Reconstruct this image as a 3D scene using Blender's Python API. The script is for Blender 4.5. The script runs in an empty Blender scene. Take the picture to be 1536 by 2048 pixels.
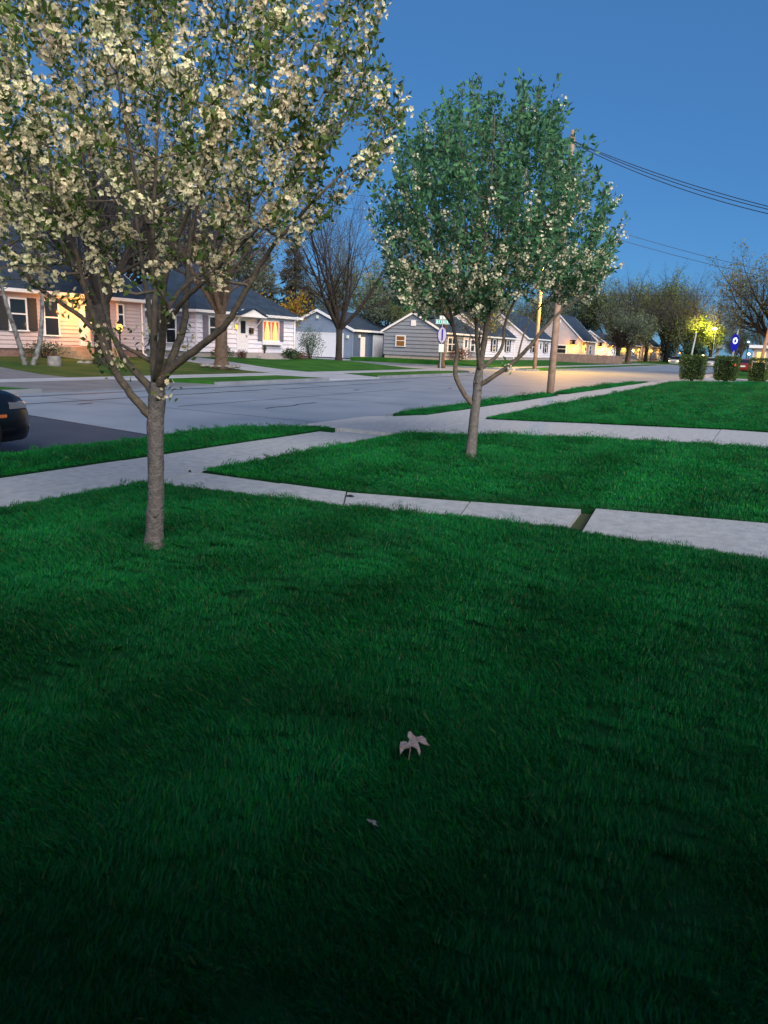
import bpy, math, random
import numpy as np
from mathutils import Vector, Matrix, Euler, Quaternion

S = bpy.context.scene
COL = S.collection
R = math.radians
# world axes: X runs along the street (away), Y runs across it (away from the lawn), Z up; camera at x=y=0

# ------------------------------------------------------------------ camera
CAM_H = 1.55; FPX = 1500.0; PITCH = math.atan(334 / FPX); ROLL = R(2.1)
HD = Vector((0.88274, 0.46985, 0))
FW = Vector((HD.x * math.cos(PITCH), HD.y * math.cos(PITCH), -math.sin(PITCH)))
RT = Vector((HD.y, -HD.x, 0)); UP = RT.cross(FW)
RT2 = RT * math.cos(ROLL) + UP * math.sin(ROLL); UP2 = UP * math.cos(ROLL) - RT * math.sin(ROLL)
CP = Vector((0, 0, CAM_H))
cam = bpy.data.cameras.new('camera'); camo = bpy.data.objects.new('camera', cam); COL.objects.link(camo)
camo.matrix_world = Matrix(((RT2.x, UP2.x, -FW.x, CP.x), (RT2.y, UP2.y, -FW.y, CP.y), (RT2.z, UP2.z, -FW.z, CP.z), (0, 0, 0, 1)))
cam.sensor_fit = 'VERTICAL'; cam.sensor_height = 36; cam.sensor_width = 27; cam.lens = FPX / 2048 * 36
cam.clip_start = 0.05; cam.clip_end = 5000
S.camera = camo
cam.dof.use_dof = True; cam.dof.focus_distance = 10.0; cam.dof.aperture_fstop = 5.0

def ray(u, v): return FW * FPX + RT2 * (u - 768) - UP2 * (v - 1024)
def at_z(u, v, z=0.0):
    d = ray(u, v); return CP + d * ((z - CAM_H) / d.z)
def at_d(u, v, D):          # on the upright plane D metres ahead
    d = ray(u, v); return CP + d * (D / d.dot(HD))
def at_y(u, v, Y):
    d = ray(u, v); return CP + d * (Y / d.y)
def proj(P):
    q = Vector(P) - CP; k = q.dot(FW)
    return 768 + FPX * q.dot(RT2) / k, 1024 - FPX * q.dot(UP2) / k, k

# ------------------------------------------------------------------ light, sky, view
SUN_DIR = Vector((-0.66, -0.75, 0)); EL = R(30)
w = bpy.data.worlds.new('World'); S.world = w; w.use_nodes = True
nt = w.node_tree; bg = nt.nodes['Background']
sky = nt.nodes.new('ShaderNodeTexSky'); sky.sky_type = 'NISHITA'; sky.sun_disc = False
sky.sun_elevation = EL; sky.sun_rotation = math.atan2(SUN_DIR.x, SUN_DIR.y)
sky.air_density = 0.8; sky.dust_density = 0.3; sky.ozone_density = 10
tint = nt.nodes.new('ShaderNodeMix'); tint.data_type = 'RGBA'; tint.blend_type = 'MULTIPLY'; tint.inputs[0].default_value = 1
tint.inputs[7].default_value = (0.72, 1.0, 1.0, 1)
even = nt.nodes.new('ShaderNodeMix'); even.data_type = 'RGBA'; even.inputs[0].default_value = 0.62     # evens out the horizon, as dusk does
even.inputs[7].default_value = (0.52, 1.62, 3.72, 1)
nt.links.new(sky.outputs[0], tint.inputs[6]); nt.links.new(tint.outputs[2], even.inputs[6]); nt.links.new(even.outputs[2], bg.inputs[0]); bg.inputs[1].default_value = 0.10
sl = bpy.data.lights.new('sun', 'SUN'); sl.energy = 4.4; sl.angle = R(46); sl.color = (1.0, 0.94, 0.86)
so = bpy.data.objects.new('sun', sl); COL.objects.link(so)
sd = Vector((SUN_DIR.x * math.cos(EL), SUN_DIR.y * math.cos(EL), math.sin(EL)))
so.rotation_euler = (-sd).to_track_quat('-Z', 'Y').to_euler(); so.location = (-20, -15, 20)
S.view_settings.view_transform = 'Standard'; S.view_settings.look = 'None'; S.view_settings.exposure = 0.35; S.view_settings.gamma = 1
S.cycles.max_bounces = 5; S.cycles.diffuse_bounces = 2; S.cycles.transparent_max_bounces = 4; S.cycles.use_denoising = True
S.cycles.sample_clamp_indirect = 3

# ------------------------------------------------------------------ materials
def mat(name, col, rough=0.8, var=0.0, scale=5.0, bump=0.0, bscale=40.0, col2=None, spec=0.3, island=0.0, metal=0.0, emit=None, estr=0.0, coat=0.0, detail=4.0, bdist=0.02):
    m = bpy.data.materials.new(name); m.use_nodes = True; n = m.node_tree; p = n.nodes['Principled BSDF']; L = n.links.new
    p.inputs['Base Color'].default_value = (*col, 1); p.inputs['Roughness'].default_value = rough
    p.inputs['Specular IOR Level'].default_value = spec; p.inputs['Metallic'].default_value = metal
    if coat: p.inputs['Coat Weight'].default_value = coat; p.inputs['Coat Roughness'].default_value = 0.05
    if emit: p.inputs['Emission Color'].default_value = (*emit, 1); p.inputs['Emission Strength'].default_value = estr
    geo = None
    src = None
    if var or col2:
        geo = n.nodes.new('ShaderNodeNewGeometry'); nz = n.nodes.new('ShaderNodeTexNoise'); nz.inputs['Scale'].default_value = scale; nz.inputs['Detail'].default_value = detail
        L(geo.outputs['Position'], nz.inputs['Vector'])
        rp = n.nodes.new('ShaderNodeValToRGB'); c2 = col2 or tuple(min(1, c * (1 + var)) for c in col); c1 = col if col2 else tuple(c * (1 - var) for c in col)
        rp.color_ramp.elements[0].position = 0.32; rp.color_ramp.elements[1].position = 0.68
        rp.color_ramp.elements[0].color = (*c1, 1); rp.color_ramp.elements[1].color = (*c2, 1)
        L(nz.outputs['Fac'], rp.inputs['Fac']); src = rp.outputs['Color']
    if island:
        g2 = n.nodes.new('ShaderNodeNewGeometry'); hs = n.nodes.new('ShaderNodeHueSaturation')
        mr = n.nodes.new('ShaderNodeMapRange'); mr.inputs['To Min'].default_value = 1 - island; mr.inputs['To Max'].default_value = 1 + island
        L(g2.outputs['Random Per Island'], mr.inputs['Value']); L(mr.outputs[0], hs.inputs['Value'])
        mh = n.nodes.new('ShaderNodeMapRange'); mh.inputs['To Min'].default_value = 0.525; mh.inputs['To Max'].default_value = 0.455
        L(g2.outputs['Random Per Island'], mh.inputs['Value']); L(mh.outputs[0], hs.inputs['Hue'])
        if src: L(src, hs.inputs['Color'])
        else: hs.inputs['Color'].default_value = (*col, 1)
        src = hs.outputs['Color']
    if src: L(src, p.inputs['Base Color'])
    if bump:
        g3 = n.nodes.new('ShaderNodeNewGeometry'); bz = n.nodes.new('ShaderNodeTexNoise'); bz.inputs['Scale'].default_value = bscale; bz.inputs['Detail'].default_value = 6
        bp = n.nodes.new('ShaderNodeBump'); bp.inputs['Strength'].default_value = bump; bp.inputs['Distance'].default_value = bdist
        L(g3.outputs['Position'], bz.inputs['Vector']); L(bz.outputs['Fac'], bp.inputs['Height']); L(bp.outputs[0], p.inputs['Normal'])
    return m

def leafmat(name, col, var=0.35, rough=0.55, trans=0.3, scale=1.2, spec=0.3, nv=0.25):
    m = mat(name, col, rough, var=nv, scale=scale, island=var, spec=spec)
    n = m.node_tree; p = n.nodes['Principled BSDF']; out = n.nodes['Material Output']
    tr = n.nodes.new('ShaderNodeBsdfTranslucent'); mx = n.nodes.new('ShaderNodeMixShader'); mx.inputs[0].default_value = trans
    c = p.inputs['Base Color'].links[0].from_socket
    n.links.new(c, tr.inputs['Color']); n.links.new(p.outputs[0], mx.inputs[1]); n.links.new(tr.outputs[0], mx.inputs[2]); n.links.new(mx.outputs[0], out.inputs['Surface'])
    return m

def emat(name, col, s):
    m = bpy.data.materials.new(name); m.use_nodes = True; n = m.node_tree
    e = n.nodes.new('ShaderNodeEmission'); e.inputs[0].default_value = (*col, 1); e.inputs[1].default_value = s
    n.links.new(e.outputs[0], n.nodes['Material Output'].inputs[0]); return m

M = {}
M['ground'] = mat('far_ground', (0.010, 0.030, 0.010), 0.95, var=0.3, scale=0.3)
M['lawn'] = mat('lawn_soil', (0.012, 0.085, 0.012), 0.95, col2=(0.024, 0.125, 0.014), scale=0.9, bump=0.6, bscale=30, spec=0.1, detail=8)
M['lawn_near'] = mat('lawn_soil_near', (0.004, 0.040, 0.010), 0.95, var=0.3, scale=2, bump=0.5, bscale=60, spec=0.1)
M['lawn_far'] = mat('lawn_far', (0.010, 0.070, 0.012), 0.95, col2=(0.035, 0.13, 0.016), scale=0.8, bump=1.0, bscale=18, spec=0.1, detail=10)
M['lawn_thin'] = mat('lawn_thin', (0.016, 0.06, 0.012), 0.95, col2=(0.07, 0.085, 0.022), scale=0.7, bump=1.0, bscale=18, spec=0.1, detail=10)
M['concrete'] = mat('sidewalk_concrete', (0.315, 0.318, 0.325), 0.85, col2=(0.425, 0.422, 0.42), scale=9, bump=0.35, bscale=34, spec=0.2, detail=12, bdist=0.02)
M['concrete2'] = mat('far_concrete', (0.27, 0.28, 0.32), 0.85, col2=(0.35, 0.36, 0.40), scale=1.1, bump=0.2, bscale=25, spec=0.2, detail=8)
M['street'] = mat('street_concrete', (0.15, 0.185, 0.235), 0.72, col2=(0.21, 0.245, 0.295), scale=0.55, bump=0.3, bscale=35, spec=0.4, detail=10, bdist=0.012)
M['kerb'] = mat('kerb_concrete', (0.15, 0.16, 0.185), 0.9, col2=(0.22, 0.23, 0.26), scale=1.3, bump=0.4, bscale=25)
M['drive_old'] = mat('old_drive', (0.11, 0.115, 0.13), 0.85, col2=(0.15, 0.155, 0.17), scale=1.1, bump=0.3, bscale=25)
M['asphalt'] = mat('dark_asphalt', (0.028, 0.040, 0.062), 0.72, col2=(0.040, 0.054, 0.080), scale=1.5, bump=0.3, bscale=70, spec=0.4, detail=8)
M['tar'] = mat('tar', (0.018, 0.020, 0.026), 0.6)
M['dirt'] = mat('joint_dirt', (0.06, 0.06, 0.035), 0.95, col2=(0.05, 0.075, 0.02), scale=25, bump=0.8, bscale=60)
M['grass'] = GM = leafmat('grass_blade', (0.006, 0.150, 0.040), var=0.35, rough=0.5, trans=0.25, scale=1.1, spec=0.18, nv=.42)
n_ = GM.node_tree; hs_ = next(q for q in n_.nodes if q.type == 'HUE_SAT'); ge_ = n_.nodes.new('ShaderNodeNewGeometry')      # a few straw coloured blades
gt_ = n_.nodes.new('ShaderNodeMath'); gt_.operation = 'GREATER_THAN'; gt_.inputs[1].default_value = 0.95; n_.links.new(ge_.outputs['Random Per Island'], gt_.inputs[0])
mx_ = n_.nodes.new('ShaderNodeMix'); mx_.data_type = 'RGBA'; mx_.inputs[7].default_value = (0.12, 0.125, 0.045, 1); n_.links.new(gt_.outputs[0], mx_.inputs[0]); dst_ = [l.to_socket for l in hs_.outputs[0].links]
n_.links.new(hs_.outputs[0], mx_.inputs[6])
for d_ in dst_: n_.links.new(mx_.outputs[2], d_)
M['bark'] = mat('young_bark', (0.10, 0.088, 0.08), 0.85, col2=(0.19, 0.165, 0.15), scale=28, bump=0.8, bscale=60, detail=8)
M['limb'] = mat('limb_bark', (0.085, 0.076, 0.064), 0.85, col2=(0.18, 0.135, 0.095), scale=20, bump=0.5, bscale=60)
M['bark_dark'] = mat('old_bark', (0.016, 0.013, 0.012), 0.9, col2=(0.038, 0.029, 0.024), scale=6, bump=1.0, bscale=14, bdist=0.05)
M['bark_brown'] = mat('brown_bark', (0.060, 0.040, 0.028), 0.9, col2=(0.115, 0.078, 0.055), scale=6, bump=1.0, bscale=14, bdist=0.05)
M['twig'] = mat('bare_twig', (0.046, 0.040, 0.042), 0.9)
M['birch'] = mat('birch_bark', (0.04, 0.038, 0.036), 0.8, col2=(0.21, 0.205, 0.20), scale=6)
M['leaf1'] = leafmat('blossom_tree_leaf', (0.095, 0.165, 0.036), trans=0.4, scale=2)
M['leaf2'] = leafmat('green_tree_leaf', (0.092, 0.235, 0.120), trans=0.45, scale=2)
M['blossom'] = leafmat('white_blossom', (0.95, 0.775, 0.47), var=0.14, rough=0.7, trans=0.3, scale=3)
M['blossom2'] = leafmat('pale_blossom', (0.82, 0.76, 0.52), var=0.2, rough=0.7, trans=0.3, scale=3)
M['bud'] = leafmat('spring_bud_leaf', (0.155, 0.205, 0.048), trans=0.3, scale=0.6)
M['budblue'] = leafmat('dusky_leaf', (0.115, 0.155, 0.095), trans=0.3, scale=0.6)
M['budbrown'] = leafmat('olive_leaf', (0.105, 0.125, 0.055), trans=0.3, scale=0.6)
M['conifer'] = leafmat('conifer_needle', (0.055, 0.058, 0.036), trans=0.1, scale=0.6)
M['painted_lamplight'] = leafmat('leaf_painted_lamplight', (0.70, 0.47, 0.04), trans=0.4, scale=0.6)  # yellow lamp light on the foliage, painted in as leaf colour
M['hedge'] = leafmat('hedge_leaf', (0.055, 0.100, 0.020), trans=0.15, scale=2)
M['hedge_core'] = mat('hedge_core', (0.012, 0.020, 0.006), 0.95)
M['shrub'] = leafmat('shrub_leaf', (0.070, 0.125, 0.085), trans=0.25, scale=2)
M['shrub_dark'] = leafmat('dark_shrub_leaf', (0.022, 0.055, 0.020), trans=0.1, scale=2)
M['shrub_rust'] = leafmat('rust_shrub_leaf', (0.10, 0.045, 0.020), trans=0.15, scale=2)
M['deadleaf'] = mat('dry_oak_leaf', (0.36, 0.265, 0.235), 0.8, var=0.3, scale=70)
M['siding_white'] = mat('white_siding', (0.70, 0.66, 0.73), 0.6, var=0.04, scale=1.5)
M['siding_pink'] = mat('cream_siding', (0.47, 0.39, 0.40), 0.6, var=0.04, scale=1.5)
M['siding_grey'] = mat('grey_blue_siding', (0.20, 0.22, 0.27), 0.6, var=0.05, scale=1.5)
M['siding_slate'] = mat('slate_siding', (0.19, 0.235, 0.32), 0.6, var=0.05, scale=1.5)
M['siding_blue'] = mat('blue_siding', (0.07, 0.11, 0.19), 0.6, var=0.05, scale=1.5)
M['trim'] = mat('white_trim', (0.74, 0.72, 0.73), 0.5)
M['door_white'] = mat('white_door', (0.68, 0.66, 0.70), 0.45, var=0.03, scale=3)
M['roof'] = mat('slate_shingle', (0.016, 0.030, 0.052), 0.85, col2=(0.034, 0.054, 0.085), scale=2.2, bump=0.8, bscale=12, detail=10)
M['brick'] = mat('foundation_brick', (0.15, 0.085, 0.07), 0.9, col2=(0.22, 0.14, 0.12), scale=7, bump=0.6, bscale=20)
M['block'] = mat('foundation_block', (0.33, 0.29, 0.28), 0.9, var=0.12, scale=5)
M['glass'] = mat('dark_glass', (0.015, 0.017, 0.02), 0.06, spec=0.6)
M['shut_dark'] = mat('dark_shutter', (0.020, 0.028, 0.036), 0.6)
M['shut_plum'] = mat('plum_shutter', (0.15, 0.14, 0.19), 0.6)
M['wood_step'] = mat('step_wood', (0.33, 0.20, 0.12), 0.8, col2=(0.42, 0.27, 0.16), scale=6)
M['stone'] = mat('pale_stone', (0.19, 0.175, 0.165), 0.9, var=0.25, scale=6)
M['pole'] = mat('pole_wood', (0.30, 0.185, 0.125), 0.9, col2=(0.43, 0.28, 0.20), scale=5, bump=0.6, bscale=25)
M['fence'] = mat('fence_wood', (0.17, 0.115, 0.095), 0.9, var=0.2, scale=2)
M['wire'] = mat('wire_black', (0.02, 0.02, 0.025), 0.7)
M['metal'] = mat('grey_metal', (0.32, 0.33, 0.34), 0.5, metal=0.6)
M['postgrey'] = mat('galvanised_post', (0.36, 0.36, 0.35), 0.6, metal=0.2)
M['black'] = mat('black_paint', (0.01, 0.01, 0.012), 0.4)
M['carpaint'] = mat('black_car_paint', (0.003, 0.004, 0.008), 0.3, spec=0.35, coat=0.15)
M['carred'] = mat('dark_red_car_paint', (0.16, 0.02, 0.02), 0.3, coat=0.6)
M['carsilver'] = mat('pale_car_paint', (0.42, 0.40, 0.38), 0.35, coat=0.6)
M['rubber'] = mat('tyre_rubber', (0.012, 0.012, 0.012), 0.85)
M['rim'] = mat('alloy_rim', (0.30, 0.31, 0.32), 0.35, metal=0.8)
M['lampglass'] = mat('headlight_glass', (0.16, 0.16, 0.18), 0.08, spec=0.8)
M['amber'] = mat('side_marker', (0.45, 0.12, 0.04), 0.2)
M['e_tail'] = emat('tail_lamp_red', (1, 0.03, 0.02), 7)
M['e_warm'] = emat('porch_lamp_glow', (1.0, 0.50, 0.09), 2.6)
M['e_yellow'] = emat('lit_porch_yellow', (1.0, 0.62, 0.07), 1.4)
M['e_room'] = emat('lit_room', (1.0, 0.66, 0.22), 1.25)
M['e_dimroom'] = emat('dim_lit_room', (0.55, 0.24, 0.08), 0.35)
M['e_street'] = emat('street_lamp_glow', (1.0, 0.85, 0.45), 14)
M['e_green'] = emat('distant_lamp_glow', (0.85, 1.0, 0.65), 9)
M['e_teal'] = emat('lit_canopy_sign', (0.35, 0.9, 0.6), 1.2)
M['e_head'] = emat('head_lamp_glow', (1.0, 0.72, 0.35), 6)
M['e_blue'] = emat('blue_lit_sign', (0.02, 0.02, 0.40), 0.8)
M['e_white'] = emat('white_lit_disc', (0.75, 0.85, 1.0), 1.6)
M['curtain'] = mat('red_curtain', (0.45, 0.07, 0.03), 0.8, emit=(0.75, 0.09, 0.02), estr=0.55)  # emission paints in the room light coming through the red cloth
M['sheer'] = mat('sheer_curtain', (0.8, 0.6, 0.3), 0.8, emit=(1.0, 0.62, 0.18), estr=0.9)
M['green_sign'] = mat('green_sign', (0.03, 0.33, 0.27), 0.5)
M['sign_white'] = mat('white_sign', (0.62, 0.66, 0.58), 0.5)
M['lilac'] = mat('lilac_sign', (0.36, 0.32, 0.46), 0.5, col2=(0.50, 0.43, 0.48), scale=3)
M['violet'] = mat('violet_sign', (0.035, 0.02, 0.20), 0.5)
M['chimney'] = mat('chimney_brick', (0.16, 0.085, 0.06), 0.9, var=0.3, scale=9)

# ------------------------------------------------------------------ mesh helpers
class MB:
    def __init__(s): s.v = []; s.f = []; s.mi = []; s.m = 0
    def add(s, vs, fs):
        b = len(s.v); s.v += [tuple(p) for p in vs]
        for f in fs: s.f.append([b + i for i in f]); s.mi.append(s.m)
        return s
    def quad(s, a, b, c, d): return s.add([a, b, c, d], [(0, 1, 2, 3)])
    def box(s, x0, x1, y0, y1, z0, z1):
        v = [(x0, y0, z0), (x1, y0, z0), (x1, y1, z0), (x0, y1, z0), (x0, y0, z1), (x1, y0, z1), (x1, y1, z1), (x0, y1, z1)]
        return s.add(v, [(3, 2, 1, 0), (4, 5, 6, 7), (0, 1, 5, 4), (1, 2, 6, 5), (2, 3, 7, 6), (3, 0, 4, 7)])
    def prism(s, poly, z0, z1):
        n = len(poly); zt = z1 if callable(z1) else (lambda x, y: z1)
        v = [(p[0], p[1], z0) for p in poly] + [(p[0], p[1], zt(p[0], p[1])) for p in poly]
        ar = sum(poly[i][0] * poly[(i + 1) % n][1] - poly[(i + 1) % n][0] * poly[i][1] for i in range(n))
        if ar < 0: v = [(p[0], p[1], z0) for p in poly[::-1]] + [(p[0], p[1], zt(p[0], p[1])) for p in poly[::-1]]
        return s.add(v, [tuple(range(n - 1, -1, -1)), tuple(range(n, 2 * n))] + [(i, (i + 1) % n, n + (i + 1) % n, n + i) for i in range(n)])
    def tube(s, path, rad, n=8, caps=True):
        P = [Vector(p) for p in path]; k = len(P)
        if not hasattr(rad, '__len__'): rad = [rad] * k
        t = (P[1] - P[0]).normalized(); a = t.orthogonal().normalized(); vs = []
        for i in range(k):
            t2 = (P[min(i + 1, k - 1)] - P[max(i - 1, 0)])
            t2 = t2.normalized() if t2.length > 1e-9 else t
            a = (a - t2 * a.dot(t2)); a = a.normalized() if a.length > 1e-6 else t2.orthogonal().normalized()
            b = t2.cross(a)
            for j in range(n):
                q = 2 * math.pi * j / n; vs.append(P[i] + (a * math.cos(q) + b * math.sin(q)) * rad[i])
        fs = [(i * n + j, i * n + (j + 1) % n, (i + 1) * n + (j + 1) % n, (i + 1) * n + j) for i in range(k - 1) for j in range(n)]
        if caps: fs += [tuple(range(n - 1, -1, -1)), tuple(range((k - 1) * n, k * n))]
        return s.add(vs, fs)
    def lathe(s, prof, c=(0, 0, 0), n=16):
        vs = []; k = len(prof)
        for r, z in prof:
            for j in range(n): q = 2 * math.pi * j / n; vs.append((c[0] + r * math.cos(q), c[1] + r * math.sin(q), c[2] + z))
        fs = [(i * n + j, i * n + (j + 1) % n, (i + 1) * n + (j + 1) % n, (i + 1) * n + j) for i in range(k - 1) for j in range(n)]
        fs += [tuple(range(n - 1, -1, -1)), tuple(range((k - 1) * n, k * n))]
        return s.add(vs, fs)
    def loft(s, rings):
        n = len(rings[0]); vs = [p for r in rings for p in r]; k = len(rings)
        fs = [(i * n + j, i * n + (j + 1) % n, (i + 1) * n + (j + 1) % n, (i + 1) * n + j) for i in range(k - 1) for j in range(n)]
        fs += [tuple(range(n - 1, -1, -1)), tuple(range((k - 1) * n, k * n))]
        return s.add(vs, fs)
    def build(s, name, m, parent=None, smooth=False, loc=None):
        me = bpy.data.meshes.new(name); me.from_pydata(s.v, [], s.f)
        for x in (m if isinstance(m, (list, tuple)) else [m]): me.materials.append(x)
        if isinstance(m, (list, tuple)): me.polygons.foreach_set('material_index', s.mi)
        if smooth: me.polygons.foreach_set('use_smooth', [True] * len(me.polygons))
        me.update()
        o = bpy.data.objects.new(name, me); COL.objects.link(o)
        if parent: o.parent = parent
        if loc: o.location = loc
        return o

def npmesh(name, V, F, m, parent=None, smooth=False):     # numpy verts (n,3) and faces (k,4) or (k,3)
    me = bpy.data.meshes.new(name); nv, (nf, fs) = len(V), F.shape
    me.vertices.add(nv); me.vertices.foreach_set('co', np.ascontiguousarray(V, dtype=np.float32).ravel())
    me.loops.add(nf * fs); me.loops.foreach_set('vertex_index', np.ascontiguousarray(F, dtype=np.int32).ravel())
    me.polygons.add(nf); me.polygons.foreach_set('loop_start', np.arange(0, nf * fs, fs, dtype=np.int32))
    if smooth: me.polygons.foreach_set('use_smooth', np.ones(nf, dtype=bool))
    me.update(calc_edges=True); me.materials.append(m)
    o = bpy.data.objects.new(name, me); COL.objects.link(o)
    if parent: o.parent = parent
    return o

def tag(o, label=None, cat=None, group=None, kind=None):
    for k, v in (('label', label), ('category', cat), ('group', group), ('kind', kind)):
        if v: o[k] = v
    return o
def thing(name, label, cat, loc=(0, 0, 0), rz=0.0, group=None):
    o = bpy.data.objects.new(name, None); o.empty_display_size = 0.2; COL.objects.link(o); o.location = loc; o.rotation_euler = (0, 0, rz)
    return tag(o, label, cat, group)
def struct(name, mb, m): return tag(mb.build(name, m), kind='structure')
def dup(o, parent=None):
    c = o.copy(); COL.objects.link(c)
    if parent: c.parent = parent
    for ch in list(o.children): dup(ch, c)
    return c
def lamp(name, loc, col, e, r=0.08, kind='POINT', parent=None):
    l = bpy.data.lights.new(name, kind); l.energy = e; l.color = col; l.shadow_soft_size = r
    o = bpy.data.objects.new(name, l); COL.objects.link(o); o.location = loc
    if parent: o.parent = parent
    return o

# leaf-like faces scattered at given points: folded lozenges with a direction each
def leaves(name, P, size, m, parent, rng, aspect=0.45, updir=0.3, dirs=None, fold=0.25):
    P = np.asarray(P, float); n = len(P)
    if dirs is None:
        d = rng.normal(size=(n, 3)); d[:, 2] += updir
    else: d = np.asarray(dirs) + rng.normal(size=(n, 3)) * 0.55
    d /= np.linalg.norm(d, axis=1)[:, None] + 1e-9
    r = rng.normal(size=(n, 3)); s = np.cross(d, r); s /= np.linalg.norm(s, axis=1)[:, None] + 1e-9
    nn = np.cross(s, d)
    L = (size[0] + (size[1] - size[0]) * rng.random(n))[:, None]; W = L * aspect * 0.5
    mid = P + d * L * 0.45
    V = np.stack([P, mid + s * W + nn * L * fold * 0.3, P + d * L - nn * L * fold * 0.4, mid - s * W + nn * L * fold * 0.3], 1).reshape(-1, 3)
    b = (np.arange(n) * 4)[:, None]
    F = np.concatenate([b + np.array([[0, 2, 1]]), b + np.array([[0, 3, 2]])], 0)
    return npmesh(name, V, F, m, parent)

def blossoms(name, C, N, rad, m, parent, rng):           # five-petalled cups at points C facing N
    n = len(C); C = np.asarray(C); N = np.asarray(N) + rng.normal(size=(n, 3)) * 0.25; N /= np.linalg.norm(N, axis=1)[:, None] + 1e-9
    r = rng.normal(size=(n, 3)); a = np.cross(N, r); a /= np.linalg.norm(a, axis=1)[:, None] + 1e-9; b = np.cross(N, a)
    rad = (rad[0] + (rad[1] - rad[0]) * rng.random(n))[:, None]
    Vs, Fs = [], []
    for k in range(5):
        q = 2 * math.pi * k / 5; h = 0.62
        def pt(ang, rr, z): return C + (a * math.cos(ang) + b * math.sin(ang)) * rad * rr + N * rad * z
        Vs.append(np.stack([pt(q, 0.08, -0.12), pt(q - h, 0.72, 0.22), pt(q, 1.0, 0.30), pt(q + h, 0.72, 0.22)], 1))
    V = np.stack(Vs, 1).reshape(-1, 3)
    F = np.arange(n * 20).reshape(-1, 4)
    return npmesh(name, V, F, m, parent)

# ------------------------------------------------------------------ ground, roads, walks
def sm(a, b, x): t = min(1, max(0, (x - a) / (b - a))); return t * t * (3 - 2 * t)
def zfar(x, y):
    return 0.02 + 0.46 * sm(22.6, 31, y) * (1 - 0.25 * sm(40, 48, x)) * (1 - sm(48, 51, x))
def zfar2(x, y): return -0.01 + 0.33 * sm(22.6, 30, y)
def znear(x, y): return 0.018 + 0.15 * sm(26, 46, x) * (1 - sm(5.0, 6.2, y))

g = MB(); g.quad((-900, -900, -0.17), (1500, -900, -0.17), (1500, 1500, -0.17), (-900, 1500, -0.17)); struct('ground', g, M['ground'])
g = MB(); g.box(-80, 128, 7.0, 19.2, -0.4, -0.12); g.box(128, 138, -90, 60, -0.4, -0.122); struct('street', g, M['street'])
g = MB(); g.box(50.9, 61.1, 19.2, 130, -0.4, -0.121); g.box(50.9, 61.1, -70, 7.0, -0.4, -0.121); struct('side_street', g, M['street'])
pa, pb = at_z(40, 828, -0.12), at_z(296, 870, -0.12); dv = (pb - pa)
g = MB(); q1 = pa - dv * 1.05; q2 = pa + dv * 1.35
g.add([(-80, 8.3, -0.116), (q2.x, 8.3, -0.116), (q2.x, q2.y, -0.116), (q1.x, q1.y, -0.116), (-80, q1.y, -0.116)], [(0, 1, 2, 3, 4)])
struct('dark_asphalt_patch', g, M['asphalt'])

def ribbon(mb, pts, wd, z):
    for i in range(len(pts) - 1):
        a, b = Vector(pts[i]), Vector(pts[i + 1]); d = (b - a); nn = Vector((-d.y, d.x)).normalized() * wd / 2
        mb.quad((a.x - nn.x, a.y - nn.y, z), (b.x - nn.x, b.y - nn.y, z), (b.x + nn.x, b.y + nn.y, z), (a.x + nn.x, a.y + nn.y, z))
rnd = random.Random(5)
g = MB()
def wob(x0, y0, x1, y1, n=14, a=0.06): return [(x0 + (x1 - x0) * i / n, y0 + (y1 - y0) * i / n + rnd.uniform(-a, a)) for i in range(n + 1)]
ribbon(g, wob(8, 17.75, 47, 17.85, 40, 0.02), 0.13, -0.1145)
ribbon(g, wob(9.5, 15.9, 21.5, 16.2), 0.09, -0.1145); ribbon(g, wob(22, 16.0, 33, 16.4), 0.07, -0.1145)
ribbon(g, wob(14, 13.3, 27, 13.5, 24, .05), 0.035, -0.1145); ribbon(g, wob(15.3, 11.6, 18.0, 11.9, 6), 0.07, -0.1145)
for x in (13.5, 19.6, 25.4, 31.6, 38): ribbon(g, [(x + rnd.uniform(-.08, .08), y) for y in (8.6, 10.5, 12.4, 14.6, 16, 17.7)], 0.025, -0.1145)
ribbon(g, [(q1.x, q1.y), (q2.x, q2.y)], 0.05, -0.1138)
for p in ((11.6, 16.6), (12.6, 15.2), (24, 14.2), (29, 12.6)): ribbon(g, [(p[0], p[1]), (p[0] + .5, p[1] + .1)], .12, -0.1142)
struct('road_seams', g, M['tar'])

# sidewalk slabs (one structure), private walk, driveway with its apron
g = MB(); x = -30.0; i = 0
SW0, SW1 = 6.05, 7.38
while x < 49.5:
    L = 1.53; dz = rnd.uniform(-.006, .006); e = 0.007
    if not (12.0 < x + L / 2 < 16.0): g.prism([(x + e, SW0 + rnd.uniform(-.01, .01)), (x + L - e, SW0 + rnd.uniform(-.01, .01)), (x + L - e, SW1), (x + e, SW1)], -0.3, 0.0 + dz)
    x += L
g.box(-30, 49.5, SW0 + .02, SW1 - .02, -0.3, -0.06)
struct('sidewalk', g, M['concrete'])
WA = [(5.78, 6.03), (5.93, 4.9), (6.10, 3.7), (6.36, 2.6), (6.54, 1.62)]; WB = [(6.70, 6.03), (6.72, 4.9), (6.76, 4.06), (7.13, 2.79), (7.48, 1.72)]
WA2 = [(6.44, 1.47), (6.44, -.9), (6.5, -4)]; WB2 = [(7.53, 1.60), (8.1, -.8), (8.5, -4)]
g = MB()
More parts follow.
